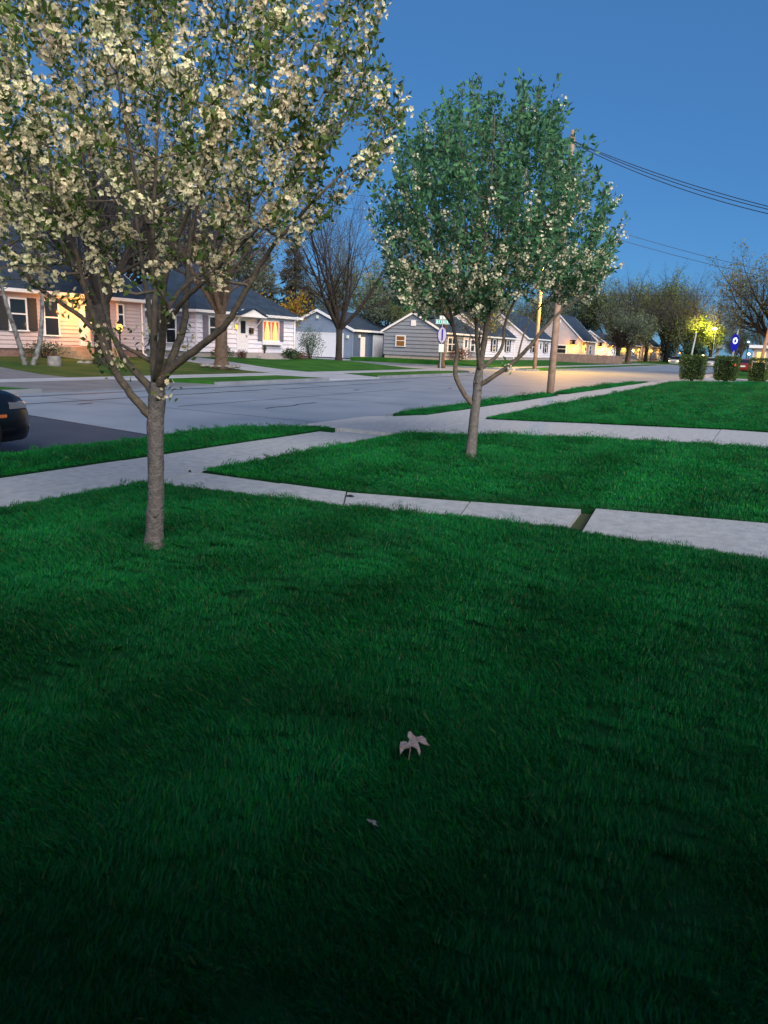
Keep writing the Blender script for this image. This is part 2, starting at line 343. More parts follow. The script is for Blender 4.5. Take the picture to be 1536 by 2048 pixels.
for A, B, dz in ((WA, WB, 0.0), (WA2, WB2, 0.02)):
    for i in range(len(A) - 1):
        a0, a1, b0, b1 = Vector(A[i]), Vector(A[i + 1]), Vector(B[i]), Vector(B[i + 1]); e = 0.003
        t0 = lambda p, q: p + (q - p).normalized() * .008
        g.prism([t0(a0, a1), t0(a1, a0), t0(b1, b0), t0(b0, b1)], -0.3, dz + rnd.uniform(-.004, .004))
struct('front_walk', g, M['concrete'])
g = MB(); g.prism([(6.50, 1.63), (7.50, 1.73), (7.54, 1.59), (6.48, 1.46)], -0.3, -0.045); struct('walk_joint', g, M['dirt'])
DA = [(12.0, 6.03), (12.6, 5.0), (13.6, 3.8), (14.57, 1.2), (15.4, -4), (15.4, -14)]; DB = [(16.0, 6.03), (16.4, 5.0), (17.05, 3.7), (18.08, 1.3), (18.7, -4), (18.7, -14)]
g = MB()
for i in range(len(DA) - 1):
    a0, a1, b0, b1 = Vector(DA[i]), Vector(DA[i + 1]), Vector(DB[i]), Vector(DB[i + 1]); e = 0.006
    t0 = lambda p, q: p + (q - p).normalized() * .008
    g.prism([t0(a0, a1), t0(a1, a0), t0(b1, b0), t0(b0, b1)], -0.3, rnd.uniform(-.004, .004))
g.prism([(11.99, SW0 - .01), (16.01, SW0 - .01), (16.01, SW1 + .01), (11.99, SW1 + .01)], -0.3, 0.003)
struct('driveway', g, M['concrete'])
g = MB(); g.prism([(11.9, 7.4), (15.9, 7.4), (15.3, 8.75), (12.2, 8.75)], -0.3, lambda x, y: -0.003 if y < 8 else -0.10)
struct('driveway_apron', g, M['concrete'])
g = MB(); g.prism([(27.0, SW1 + .01), (28.7, SW1 + .01), (28.4, 8.2), (27.3, 8.2)], -0.3, lambda x, y: -0.004 if y < 8 else -0.1); struct('carriage_walk', g, M['concrete'])
# near kerb
g = MB()
def kerb_run(pts, zt=-0.005, wd=0.16):
    for i in range(len(pts) - 1):
        a, b = Vector(pts[i]), Vector(pts[i + 1]); d = (b - a).normalized(); nn = Vector((-d.y, d.x)) * wd
        g.prism([a, b, b + nn, a + nn], -0.3, zt)
kerb_run([(-30, 8.72), (10.6, 8.72), (11.7, 8.1)]); kerb_run([(15.4, 8.07), (26.9, 8.07)]); kerb_run([(28.8, 8.07), (41.5, 8.07), (46.5, 7.5)])
# far kerb
kerb_run([(-30, 18.6), (14.2, 18.6)], 0.0); kerb_run([(21.6, 18.6), (29.2, 18.6)], 0.0); kerb_run([(34.0, 18.6), (46.5, 18.6), (49.5, 20.0), (50.8, 22.5), (50.8, 60)], 0.0)
kerb_run([(61.2, 60), (61.2, 22.5), (62.2, 20.0), (65.0, 18.6), (127, 18.6), (127.9, 22)], 0.0); kerb_run([(127.9, 3), (127, 7.6), (65.0, 7.6), (62, 6.5), (61.2, 4), (61.2, -40)], 0.0); kerb_run([(138.2, 60), (138.2, -80)], 0.0); kerb_run([(50.7, -40), (50.7, 4), (50.0, 6.0), (48.5, 7.4)], 0.0)
struct('kerb', g, M['kerb'])

# lawns: raised turf slabs
def sheet(mb, xs, ys, zf, base=-0.3):
    nx, ny = len(xs), len(ys); b = [(x, y, zf(x, y)) for y in ys for x in xs]
    mb.add(b, [(j * nx + i, j * nx + i + 1, (j + 1) * nx + i + 1, (j + 1) * nx + i) for j in range(ny - 1) for i in range(nx - 1)])
    for x in (xs[0], xs[-1]):
        for j in range(ny - 1): mb.quad((x, ys[j], base), (x, ys[j + 1], base), (x, ys[j + 1], zf(x, ys[j + 1])), (x, ys[j], zf(x, ys[j])))
    for y in (ys[0], ys[-1]):
        for i in range(nx - 1): mb.quad((xs[i], y, base), (xs[i + 1], y, base), (xs[i + 1], y, zf(xs[i + 1], y)), (xs[i], y, zf(xs[i], y)))
LAWN_A = [(-30, SW0 - .02)] + [(a[0] - .02, a[1] - (.0 if i else -.0)) for i, a in enumerate(WA + WA2)] + [(6.7, -14), (-30, -14)]
LAWN_B = [(b[0] + .02, b[1]) for b in WB + WB2] + [(8.5, -14), (15.38, -14)] + [(a[0] - .02, a[1]) for a in DA[::-1]]
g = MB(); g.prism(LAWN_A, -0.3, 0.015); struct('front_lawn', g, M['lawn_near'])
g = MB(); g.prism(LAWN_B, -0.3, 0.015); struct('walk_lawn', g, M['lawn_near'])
g = MB()
for i in range(len(DB) - 1):      # neighbour's lawn, a gently rising sheet from the drive to the hedge
    n = 14; ya, yb = DB[i][1], DB[i + 1][1]; xa, xb = DB[i][0] + .02, DB[i + 1][0] + .02; 
    xe = lambda y: 41.8 + (6 - min(6, y)) * 1.5 if y > 0 else 50.4
    for k in range(n):
        A = [xa + (xe(ya) - xa) * k / n, xa + (xe(ya) - xa) * (k + 1) / n]; B = [xb + (xe(yb) - xb) * k / n, xb + (xe(yb) - xb) * (k + 1) / n]
        g.add([(A[0], ya, znear(A[0], ya)), (B[0], yb, znear(B[0], yb)), (B[1], yb, znear(B[1], yb)), (A[1], ya, znear(A[1], ya))], [(0, 1, 2, 3)])
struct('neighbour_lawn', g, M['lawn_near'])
STRIP1 = [(-30, 7.40), (11.85, 7.40), (11.6, 7.8), (10.5, 8.70), (-30, 8.70)]
STRIP2 = [(16.0, 7.40), (26.9, 7.40), (27.0, 8.05), (15.4, 8.05)]; STRIP3 = [(28.8, 7.40), (46.0, 7.40), (41.5, 8.05), (28.7, 8.05)]
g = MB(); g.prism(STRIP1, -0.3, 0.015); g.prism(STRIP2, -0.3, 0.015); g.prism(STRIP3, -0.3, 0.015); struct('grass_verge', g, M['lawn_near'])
g = MB(); g.prism([(-30, 18.77), (14.0, 18.77), (13.6, 21.2), (-30, 21.2)], -0.3, 0.0); g.prism([(21.9, 18.77), (29.0, 18.77), (28.8, 21.2), (21.6, 21.2)], -0.3, 0.0)
g.prism([(34.2, 18.77), (46.2, 18.77), (48.2, 20.6), (46.5, 21.2), (34.4, 21.2)], -0.3, 0.0); struct('far_verge', g, M['lawn_far'])
def rng_lin(a, b, n): return [a + (b - a) * i / n for i in range(n + 1)]
YS = [22.55, 24, 25.5, 27, 28.5, 30, 31.5, 34, 60, 75]
g = MB(); sheet(g, rng_lin(-30, 14.0, 4), YS, zfar); sheet(g, rng_lin(18.4, 30.2, 6), YS, zfar); struct('cottage_lawn', g, M['lawn_thin'])
g = MB(); sheet(g, rng_lin(33.3, 48.2, 8), YS, zfar); struct('corner_lawn', g, M['lawn_far'])
g = MB(); sheet(g, [63.0, 66, 80, 110, 127.5], [22.7, 24, 25.5, 27, 28.5, 30, 34, 37.8], zfar2); sheet(g, [71, 80, 110, 127.5], [37.8, 60, 110], zfar2); g.box(138.4, 400, -150, 150, -.3, .08)
g.prism([(64.0, 18.8), (126.9, 18.8), (127.6, 21.2), (63, 21.2), (62.6, 20.4)], -.3, 0.0); g.prism([(61.4, 22.8), (63.0, 22.8), (63.0, 37.8), (61.4, 37.8)], -.3, 0.0); struct('far_lawn', g, M['lawn_far'])
g = MB(); g.prism([(63.5, 5.9), (63.5, -60), (127.5, -60), (127.5, 5.9)], -.3, 0.02); g.prism([(64, 7.3), (126, 7.3), (126, 7.55), (65, 7.55)], -.3, 0.0); struct('east_lawn', g, M['lawn_far'])
g = MB(); g.box(-30, 13.9, 21.22, 22.53, -.3, 0.03); g.box(13.6, 34.4, 21.22, 22.53, -.3, 0.032); g.box(34.4, 47.8, 21.22, 22.53, -.3, 0.03)
g.prism([(46.4, 21.23), (49.0, 20.9), (50.7, 22.4), (50.7, 60), (48.3, 60), (48.3, 22.53), (47.8, 22.53)], -.3, 0.027)
g.box(62.9, 127, 21.22, 22.6, -.3, 0.03); g.box(61.3, 62.9, 20.9, 22.7, -.3, 0.028)
g.box(49.5, 50.65, -40, 7.3, -.3, 0.003); g.box(61.3, 63.4, -40, 7.2, -.3, 0.012); g.box(63.4, 127, 5.95, 7.25, -.3, 0.01)
struct('far_sidewalk', g, M['concrete2'])
def zdrive(x, y): return max(zfar(x, y) + 0.015, 0.0)
g = MB(); sheet(g, [14.05, 16.2, 18.35], YS, zdrive); g.prism([(14.0, 21.2), (19.0, 21.2), (21.4, 18.62), (13.9, 18.62)], -.3, lambda x, y: 0.026 if y > 20 else -0.07)
struct('cottage_drive', g, M['drive_old'])
g = MB(); sheet(g, [30.25, 31.7, 33.25], YS, zdrive); g.prism([(29.0, 21.2), (34.2, 21.2), (34.0, 18.62), (29.2, 18.62)], -.3, lambda x, y: 0.026 if y > 20 else -0.07)
g.box(61.25, 65.2, 37.8, 47.5, -.3, 0.06); struct('corner_drive', g, M['concrete2'])

# ------------------------------------------------------------------ houses
LAP = 0.0
def courses(mb, face, o, a0, a1, z0, z1, h=0.2, clip=None):
    z = z0
    while z < z1 - 0.03:
        zt = min(z + h, z1); lo = (a0, a1) if not clip else clip(z); hi = (a0, a1) if not clip else clip(zt)
        if hi[1] - hi[0] < 0.05: break
        P = (lambda a, out, zz: (a, o - out, zz)) if face == 'front' else (lambda a, out, zz: (o - out, a, zz))
        A, B, C, D = P(lo[0], .008 + h * .2, z), P(lo[1], .008 + h * .2, z), P(hi[1], .006, zt), P(hi[0], .006, zt)
        A2, B2 = P(lo[0], .004, z), P(lo[1], .004, z)
        if face == 'front': mb.quad(A, B, C, D); mb.quad(A2, B2, B, A)
        else: mb.quad(B, A, D, C); mb.quad(B2, A2, A, B)
        z = zt

def fbox(mb, face, o, a0, a1, z0, z1, out0, out1):
    out0 += LAP; out1 += LAP
    if face == 'front': mb.box(a0, a1, o - out1, o - out0, z0, z1)
    else: mb.box(o - out1, o - out0, a0, a1, z0, z1)

def window(root, face, o, a0, a1, z0, z1, pane=None, rail=True, mull=False, shut=None, label=None, fr=0.07):
    m = MB(); f = fr
    fbox(m, face, o, a0, a1, z1 - f, z1, .0, .075); fbox(m, face, o, a0 - .04, a1 + .04, z0 - .06, z0, .0, .11)
    fbox(m, face, o, a0, a0 + f, z0, z1 - f, .0, .07); fbox(m, face, o, a1 - f, a1, z0, z1 - f, .0, .07)
    if rail: fbox(m, face, o, a0 + f, a1 - f, (z0 + z1) / 2 - .03, (z0 + z1) / 2 + .03, .03, .062)
    if mull: c = (a0 + a1) / 2; fbox(m, face, o, c - .05, c + .05, z0, z1 - f, .031, .066)
    wd = m.build('window', M['trim'], root)
    if label: wd['label'] = label
    p = MB(); fbox(p, face, o, a0 + f * .8, a1 - f * .8, z0 + .002, z1 - f * .8, .028, .045); p.build('pane', pane or M['glass'], wd)
    if shut:
        for s0 in (a0 - .50, a1 + .06):
            q = MB(); fbox(q, face, o, s0, s0 + .44, z0 - .03, z1 + .02, .028, .06)
            for k in range(9):
                zz = z0 + .08 + (z1 - z0 - .15) * k / 8; fbox(q, face, o, s0 + .06, s0 + .38, zz - .035, zz + .03, .06, .072)
            q.build('shutter', shut, root)
    return wd

def door(root, face, o, a0, a1, z0, z1, m=None, glass=True):
    d = MB(); fbox(d, face, o, a0, a1, z0, z1, .0, .05)
    fbox(d, face, o, a0 - .1, a0, z0, z1 + .1, .0, .075); fbox(d, face, o, a1, a1 + .1, z0, z1 + .1, .0, .075); fbox(d, face, o, a0, a1, z1, z1 + .1, .0, .075)
    w0 = (a1 - a0)
    for zz in (z0 + .15, z0 + .62): fbox(d, face, o, a0 + .14, a1 - .14, zz, zz + .36, .05, .062)
    dd = d.build('door', m or M['door_white'], root)
    if glass:
        p = MB(); fbox(p, face, o, a0 + w0 * .3, a1 - w0 * .18, z0 + 1.15, z1 - .15, .052, .066); p.build('pane', M['glass'], dd)
    h = MB(); fbox(h, face, o, a1 - .12, a1 - .06, z0 + .92, z0 + 1.05, .05, .11); h.build('handle', M['metal'], dd)
    return dd

def house(name, label, x0, x1, y0, y1, zb, eave, ridge, wall, found=None, cat='house', h=0.2, fh=0.35, ov=0.35, roof=None, group=None, hip=False):
    global LAP
    LAP = h * .2 - .012
    root = thing(name, label, cat, (x0, y0, zb)); root['_o'] = 0
    T = Vector((0, 0, 0)); yc = (y0 + y1) / 2; m = MB()
    zf = zb + fh
    # core
    m.add([(x0, y0, zf), (x1, y0, zf), (x1, y1, zf), (x0, y1, zf), (x0, y0, eave), (x1, y0, eave), (x1, y1, eave), (x0, y1, eave), (x0, yc, ridge - .05), (x1, yc, ridge - .05)],
          [(0, 1, 5, 4), (2, 3, 7, 6), (3, 2, 1, 0)] + ([(0, 4, 7, 3), (1, 2, 6, 5)] if hip else [(0, 4, 8, 7, 3), (1, 2, 6, 9, 5)]))
    courses(m, 'front', y0, x0, x1, zf, eave, h)
    sl = (ridge - eave) / (yc - y0)
    courses(m, 'left', x0, y0, y1, zf, eave if hip else ridge - .05, h, clip=lambda z: (y0, y1) if z <= eave else (y0 + (z - eave) / sl, y1 - (z - eave) / sl))
    # corner boards
    for (cx, cy) in ((x0, y0), (x1, y0), (x0, y1)): m.box(cx - .045, cx + .07 if cx == x0 else cx + .035, cy - .04, cy + .08, zf, eave - .02)
    wl = m.build('wall', wall, root)
    f = MB(); f.box(x0 + .03, x1 - .03, y0 + .03, y1 - .03, zb - .4, zf); f.build('foundation', found or M['block'], root)
    r = MB(); th = .14; e = ov
    def P(y, dz=0): return eave + (y - y0) * sl + .06 + dz if y <= yc else eave + (y1 - y) * sl + .06 + dz
    X0, X1 = x0 - e * .6, x1 + e * .6
    if hip:
        X0, X1 = x0 - e, x1 + e; rn = yc - y0 + e; z0_, zr = P(y0 - e), P(yc)
        for dz, ins in ((0, 0), (th, 0)):
            A = [(X0, y0 - e, z0_ + dz), (X1, y0 - e, z0_ + dz), (X1, y1 + e, z0_ + dz), (X0, y1 + e, z0_ + dz), (X0 + rn, yc, zr + dz), (X1 - rn, yc, zr + dz)]
            F_ = [(0, 1, 5, 4), (1, 2, 5), (2, 3, 4, 5), (3, 0, 4)]
            r.add(A, F_ if dz else [tuple(reversed(q)) for q in F_])
        for (p, q) in (((X0, y0 - e), (X1, y0 - e)), ((X1, y0 - e), (X1, y1 + e)), ((X1, y1 + e), (X0, y1 + e)), ((X0, y1 + e), (X0, y0 - e))):
            r.quad((*p, z0_), (*q, z0_), (*q, z0_ + th), (*p, z0_ + th))
    for a, b in () if hip else ((y0 - e, yc), (y1 + e, yc)):
        v = [(X0, a, P(a)), (X1, a, P(a)), (X1, b, P(b)), (X0, b, P(b))]
        v2 = [(x, y, z + th) for x, y, z in v]
        fs = [(0, 3, 2, 1), (4, 5, 6, 7), (0, 1, 5, 4), (1, 2, 6, 5), (3, 0, 4, 7)]
        if a > b: fs = [tuple(reversed(q)) for q in fs]
        r.add(v + v2, fs)
        n = int(abs(b - a) / .22)                          # shingle courses as small steps
        for k in range(1, n):
            y = a + (b - a) * k / n; s = 1 if b > a else -1
            r.add([(X0, y - .02 * s, P(y - .02 * s) + th), (X1, y - .02 * s, P(y - .02 * s) + th), (X1, y - .02 * s, P(y - .02 * s) + th + .018), (X0, y - .02 * s, P(y - .02 * s) + th + .018), (X0, y + .16 * s, P(y + .16 * s) + th + .003), (X1, y + .16 * s, P(y + .16 * s) + th + .003)], [(0, 1, 2, 3), (3, 2, 5, 4)])
    rf = r.build('roof', roof or M['roof'], root)
    t = MB()
    t.box(X0 - .01, X1 + .01, y0 - e - .10, y0 - e - .002, P(y0 - e) - .02, P(y0 - e) + th - .01)       # gutter
    t.box(X0, X1, y0 - e, y0 - .03, P(y0 - e) - .03, P(y0 - e) - .005)                                       # soffit
    if hip: t.box(X0 - .1, X0 - .002, y0 - e - .1, y1 + e, P(y0 - e) - .02, P(y0 - e) + th - .01); t.box(X0, x0 - .03, y0 - e, y1 + e, P(y0 - e) - .034, P(y0 - e) - .008)
    for xx in () if hip else (X0 - .032, X1 + .002):
        for a, b in ((y0 - e, yc), (y1 + e, yc)):
            t.add([(xx, a, P(a) - .06), (xx + .03, a, P(a) - .06), (xx + .03, b, P(b) - .06), (xx, b, P(b) - .06), (xx, a, P(a) + th + .015), (xx + .03, a, P(a) + th + .015), (xx + .03, b, P(b) + th + .015), (xx, b, P(b) + th + .015)],
                  [(3, 2, 1, 0), (4, 5, 6, 7), (0, 1, 5, 4), (1, 2, 6, 5), (2, 3, 7, 6), (3, 0, 4, 7)])
    t.build('eave_trim', M['trim'], root)
    d_ = MB(); q_ = y0 - LAP - .10; d_.tube([(x1 - .25, y0 - e - .05, eave - .02), (x1 - .25, q_, eave - .30), (x1 - .25, q_, zb + .2), (x1 - .25, q_ - .25, zb + .08)], .045, 6); d_.build('downspout', M['trim'], root)
    if not hip: d_ = MB(); fbox(d_, 'left', x0, yc - .25, yc + .25, ridge - 1.15, ridge - .6, .0, .06); d_.build('gable_vent', M['trim'], root)
    del root['_o']
    return root, rf

def settle(root):        # children were built in world coordinates: make the empty carry them
    off = root.matrix_basis.inverted() if False else Matrix.Translation(-Vector(root.location))
    for ch in root.children: ch.matrix_parent_inverse = off

def lantern(root, face, o, a, z, e, col=(1, .5, .13), glow=None, size=1.0):
    m = MB(); s = size
    fbox(m, face, o, a - .05 * s, a + .05 * s, z - .06, z + .22 * s, .03, .06); fbox(m, face, o, a - .09 * s, a + .09 * s, z + .16 * s, z + .2 * s, .05, .25 * s)
    w = m.build('porch_lamp', M['black'], root)
    b = MB(); p = (a, o - .16, z) if face == 'front' else (o - .16, a, z)
    b.lathe([(.02, -.12), (.075 * s, -.08), (.09 * s, .06), (.06 * s, .15)], p, 10); b.build('bulb', glow or M['e_warm'], w, True)
    if e: lamp('porch_light', (p[0] - (.5 if face == 'left' else 0), p[1] - (.9 if face == 'front' else 0), p[2] - .2), col, e, .12)
    return w

# --- cottage with the lit porch (house 1)
H1, rf = house('cottage', 'cream clapboard cottage with dark shutters and an orange lit porch, beside two birch stems', 12.4, 29.7, 30.5, 39.5, 0.48, 3.42, 6.5, M['siding_pink'], M['brick'], h=.18)
window(H1, 'front', 30.5, 21.82, 22.72, 1.62, 3.0, shut=M['shut_dark'])
window(H1, 'front', 30.5, 23.55, 24.4, 1.45, 3.02)
window(H1, 'front', 30.5, 27.85, 28.3, 2.05, 3.1, shut=None)
window(H1, 'front', 30.5, 17.4, 18.4, 1.62, 3.0, shut=M['shut_dark'])
door(H1, 'front', 30.5, 25.6, 26.5, 0.98, 3.02, glass=True)
m = MB(); m.box(24.2, 27.0, 29.5, 30.47, .3, .95)
for k in range(3): m.box(24.2 - .0, 27.0, 29.5 - .34 * (k + 1), 29.5 - .34 * k - .003, .3, .95 - .2 * (k + 1) + .02)
m.build('steps', M['wood_step'], H1)
m = MB(); m.box(29.9 - 1.6, 30.4 - 1.6, 35.2, 35.8, 5.6, 7.1); m.box(28.25, 28.85, 35.15, 35.85, 7.0, 7.12); m.build('chimney', M['chimney'], H1)
lantern(H1, 'front', 30.5, 25.25, 2.75, 260, col=(1, .36, .06))
settle(H1)
# porch chair
ch = thing('porch_chair', 'small grey chair at the top of the wooden cottage steps', 'chair', (26.2, 29.95, .95))
m = MB(); m.box(-.25, .25, -.25, .25, .40, .45); m.build('seat', M['shut_plum'], ch)
m = MB(); m.box(-.25, .25, .22, .27, .452, 1.0); m.build('backrest', M['shut_plum'], ch)
for sx in (-.22, .22):
    for sy in (-.22, .22): m = MB(); m.tube([(sx, sy, 0), (sx, sy, .398)], .02, 6); m.build('leg', M['metal'], ch)

# --- corner house with the red-curtained window (house 2)
H2, rf = house('corner_cottage', 'white clapboard house with a lit red curtained window and a gabled door hood', 34.2, 44.1, 31.0, 39.2, 0.42, 3.22, 6.05, M['siding_white'], M['block'], h=.28, hip=True)
door(H2, 'front', 31.0, 37.85, 38.75, 0.80, 2.85)
m = MB()
m.add([(37.2, 30.1, 3.0), (39.6, 30.1, 3.0), (38.4, 30.1, 3.42), (37.2, 30.98, 3.0), (39.6, 30.98, 3.0), (38.4, 30.98, 3.42)], [(0, 1, 2), (5, 4, 3), (0, 2, 5, 3), (2, 1, 4, 5), (0, 3, 4, 1)])
m.box(37.1, 39.7, 30.05, 30.97, 2.93, 2.995); m.build('door_hood', M['trim'], H2)
m = MB()
for s in (-1, 1):
    m.add([(38.4, 30.0, 3.45), (38.4 + s * 1.35, 30.0, 2.99), (38.4 + s * 1.35, 30.6, 2.99), (38.4, 30.6, 3.45), (38.4, 30.0, 3.5), (38.4 + s * 1.35, 30.0, 3.04), (38.4 + s * 1.35, 30.6, 3.04), (38.4, 30.6, 3.5)],
          [(0, 1, 2, 3), (4, 7, 6, 5), (0, 4, 5, 1), (1, 5, 6, 2), (3, 2, 6, 7)])
m.build('hood_roof', M['roof'], H2)
for s in (37.3, 39.5): m = MB(); m.tube([(s, 30.2, 2.95), (s, 30.95, 2.2)], .03, 6); m.build('bracket', M['trim'], H2)
wn = window(H2, 'front', 31.0, 40.38, 42.15, 1.55, 2.85, pane=M['e_room'], rail=False, mull=True, shut=M['shut_plum'], label='lit window with red curtains')
for c0, c1, sd_ in ((40.46, 41.20, 1), (41.33, 42.07, 1)):
    cm = MB(); n = 10
    for side in (0, 1):
        for i in range(n):
            def top(j): return (c0 + (c1 - c0) * .40 * j / n) if side == 0 else (c1 - (c1 - c0) * .40 * j / n)
            def mid(j): return (c0 + (c1 - c0) * .11 * j / n) if side == 0 else (c1 - (c1 - c0) * .11 * j / n)
            zz = lambda j: 30.945 - LAP - .006 * (j % 2)
            A, B = i, i + 1
            qs = [(top(A), zz(A), 2.76), (top(B), zz(B), 2.76), (mid(B), zz(B), 2.05), (mid(A), zz(A), 2.05)]
            q2 = [(mid(A), zz(A), 2.05), (mid(B), zz(B), 2.05), (mid(B) , zz(B), 1.60), (mid(A), zz(A), 1.60)]
            for q in (qs, q2): cm.quad(*(q if side == 1 else q))
    cm.build('curtain', M['curtain'], wn)
m = MB(); m.box(40.3, 42.2, 30.62, 30.88, 1.28, 1.49); m.build('window_box', M['trim'], H2)
window(H2, 'left', 34.2, 32.45, 33.3, 1.25, 2.75, shut=M['shut_plum'])
window(H2, 'left', 34.2, 35.8, 36.65, 1.25, 2.75, shut=M['shut_plum'])
window(H2, 'front', 31.0, 35.2, 36.2, 1.55, 2.85, shut=M['shut_plum'])
m = MB(); m.box(37.3, 41.2, 29.9, 30.97, .2, .76); m.box(38.4, 41.3, 29.55, 29.897, .2, .60); m.box(38.4, 41.3, 29.2, 29.547, .2, .44); m.build('steps', M['block'], H2)
m = MB(); m.box(39.0, 39.32, 30.82, 30.97, 1.95, 2.3); m.build('mailbox', M['black'], H2)
lantern(H2, 'front', 31.0, 37.62, 2.3, 6, col=(1, .6, .2), glow=M['e_yellow'])
m = MB()
for i in range(40): 
    x = 37.4 + i * .17; z = 3.08 + .03 * math.sin(i * 1.9)
    m.lathe([(.012, 0), (.022, .02), (.02, .05), (.008, .07)], (x, 30.52 - .0, z), 5)
m.tube([(37.3 + i * .17, 30.53, 3.12 + .03 * math.sin(i * 1.7)) for i in range(41)], .012, 4)
m.build('light_string', M['trim'], H2)
settle(H2)

# --- garage across the side street
GX, GY = 65.35, 39.0
def gable_left_front():
    global LAP
    LAP = .02
    root = thing('garage', 'slate blue garage with a wide white door, behind the vase shaped bare tree', 'garage', (GX, GY, 0.15))
    y0, y1, x1, eave, ridge = GY, GY + 8.2, GX + 8.6, 2.85, 4.62
    zb = .15; yc = (y0 + y1) / 2; sl = (ridge - eave) / (yc - y0); m = MB()
    m.add([(GX, y0, zb), (x1, y0, zb), (x1, y1, zb), (GX, y1, zb), (GX, y0, eave), (x1, y0, eave), (x1, y1, eave), (GX, y1, eave), (GX, yc, ridge - .05), (x1, yc, ridge - .05)],
          [(0, 1, 5, 4), (2, 3, 7, 6), (0, 4, 8, 7, 3), (1, 2, 6, 9, 5), (3, 2, 1, 0)])
    courses(m, 'left', GX, y0, y1, zb + .2, ridge - .05, .14, clip=lambda z: (y0, y1) if z <= eave else (y0 + (z - eave) / sl, y1 - (z - eave) / sl))
    m.box(GX - .045, GX + .06, y0 - .045, y0 + .06, zb, eave)
    m.build('wall', M['siding_slate'], root)
    m = MB(); courses(m, 'front', y0, GX + .06, x1, zb + .2, eave, .14); m.build('side_wall', M['siding_blue'], root)
    r = MB(); e = .3; th = .14
    P = lambda y: eave + .06 + ((y - y0) if y <= yc else (y1 - y)) * sl
    for a, b in ((y0 - e, yc), (y1 + e, yc)):
        v = [(GX - .25, a, P(a)), (x1 + .25, a, P(a)), (x1 + .25, b, P(b)), (GX - .25, b, P(b))]
        r.add(v + [(x, y, z + th) for x, y, z in v], [(0, 3, 2, 1), (4, 5, 6, 7), (0, 1, 5, 4), (1, 2, 6, 5), (2, 3, 7, 6), (3, 0, 4, 7)])
    r.build('roof', M['roof'], root)
    t = MB(); xx = GX - .30
    for a, b in ((y0 - e - .02, yc), (y1 + e + .02, yc)):
        t.add([(xx, a, P(a) - .1), (xx + .045, a, P(a) - .1), (xx + .045, b, P(b) - .1), (xx, b, P(b) - .1), (xx, a, P(a) + th + .03), (xx + .045, a, P(a) + th + .03), (xx + .045, b, P(b) + th + .03), (xx, b, P(b) + th + .03)],
              [(3, 2, 1, 0), (4, 5, 6, 7), (0, 1, 5, 4), (1, 2, 6, 5), (2, 3, 7, 6), (3, 0, 4, 7)])
    t.box(GX - .25, x1 + .25, y0 - e - .1, y0 - e - .003, P(y0 - e) - .05, P(y0 - e) + th); t.build('eave_trim', M['trim'], root)
    d = MB(); a0, a1 = GY + 1.15, GY + 6.9
    fbox(d, 'left', GX, a0, a1, zb, 2.42, .03, .06)
    for k in range(1, 4): fbox(d, 'left', GX, a0, a1, zb + k * .57 - .012, zb + k * .57 + .012, .06, .068)
    for s in ((a0 - .14, a0), (a1, a1 + .14)): fbox(d, 'left', GX, s[0], s[1], zb, 2.56, .03, .09)
    fbox(d, 'left', GX, a0, a1, 2.42, 2.56, .03, .09); d.build('garage_door', M['door_white'], root)
    for a0_, a1_, nm in ((GX + 1.45, GX + 2.35, 1), (GX + 4.0, GX + 6.1, 2)):
        dd = MB(); fbox(dd, 'front', GY, a0_, a1_, zb, 2.25 if nm == 1 else 2.5, .03, .07)
        if nm == 2: fbox(dd, 'front', GY, (a0_ + a1_) / 2 - .02, (a0_ + a1_) / 2 + .02, zb, 2.5, .07, .08)
        for zz in (zb + .2, zb + .95): fbox(dd, 'front', GY, a0_ + .15, a0_ + .75, zz, zz + .6, .07, .08)
        dr = dd.build('door', M['door_white'], root)
    for (f_, o_, a_, z_) in (('left', GX, GY + .5, 2.2), ('front', GY, GX + 1.1, 2.3), ('front', GY, GX + 6.9, 2.3), ('left', GX, yc, 4.05)):
        q = MB(); fbox(q, f_, o_, a_ - .1, a_ + .1, z_ - .15, z_ + .15, .03, .2); q.build('wall_lamp', M['sign_white'], root)
    settle(root)
gable_left_front()

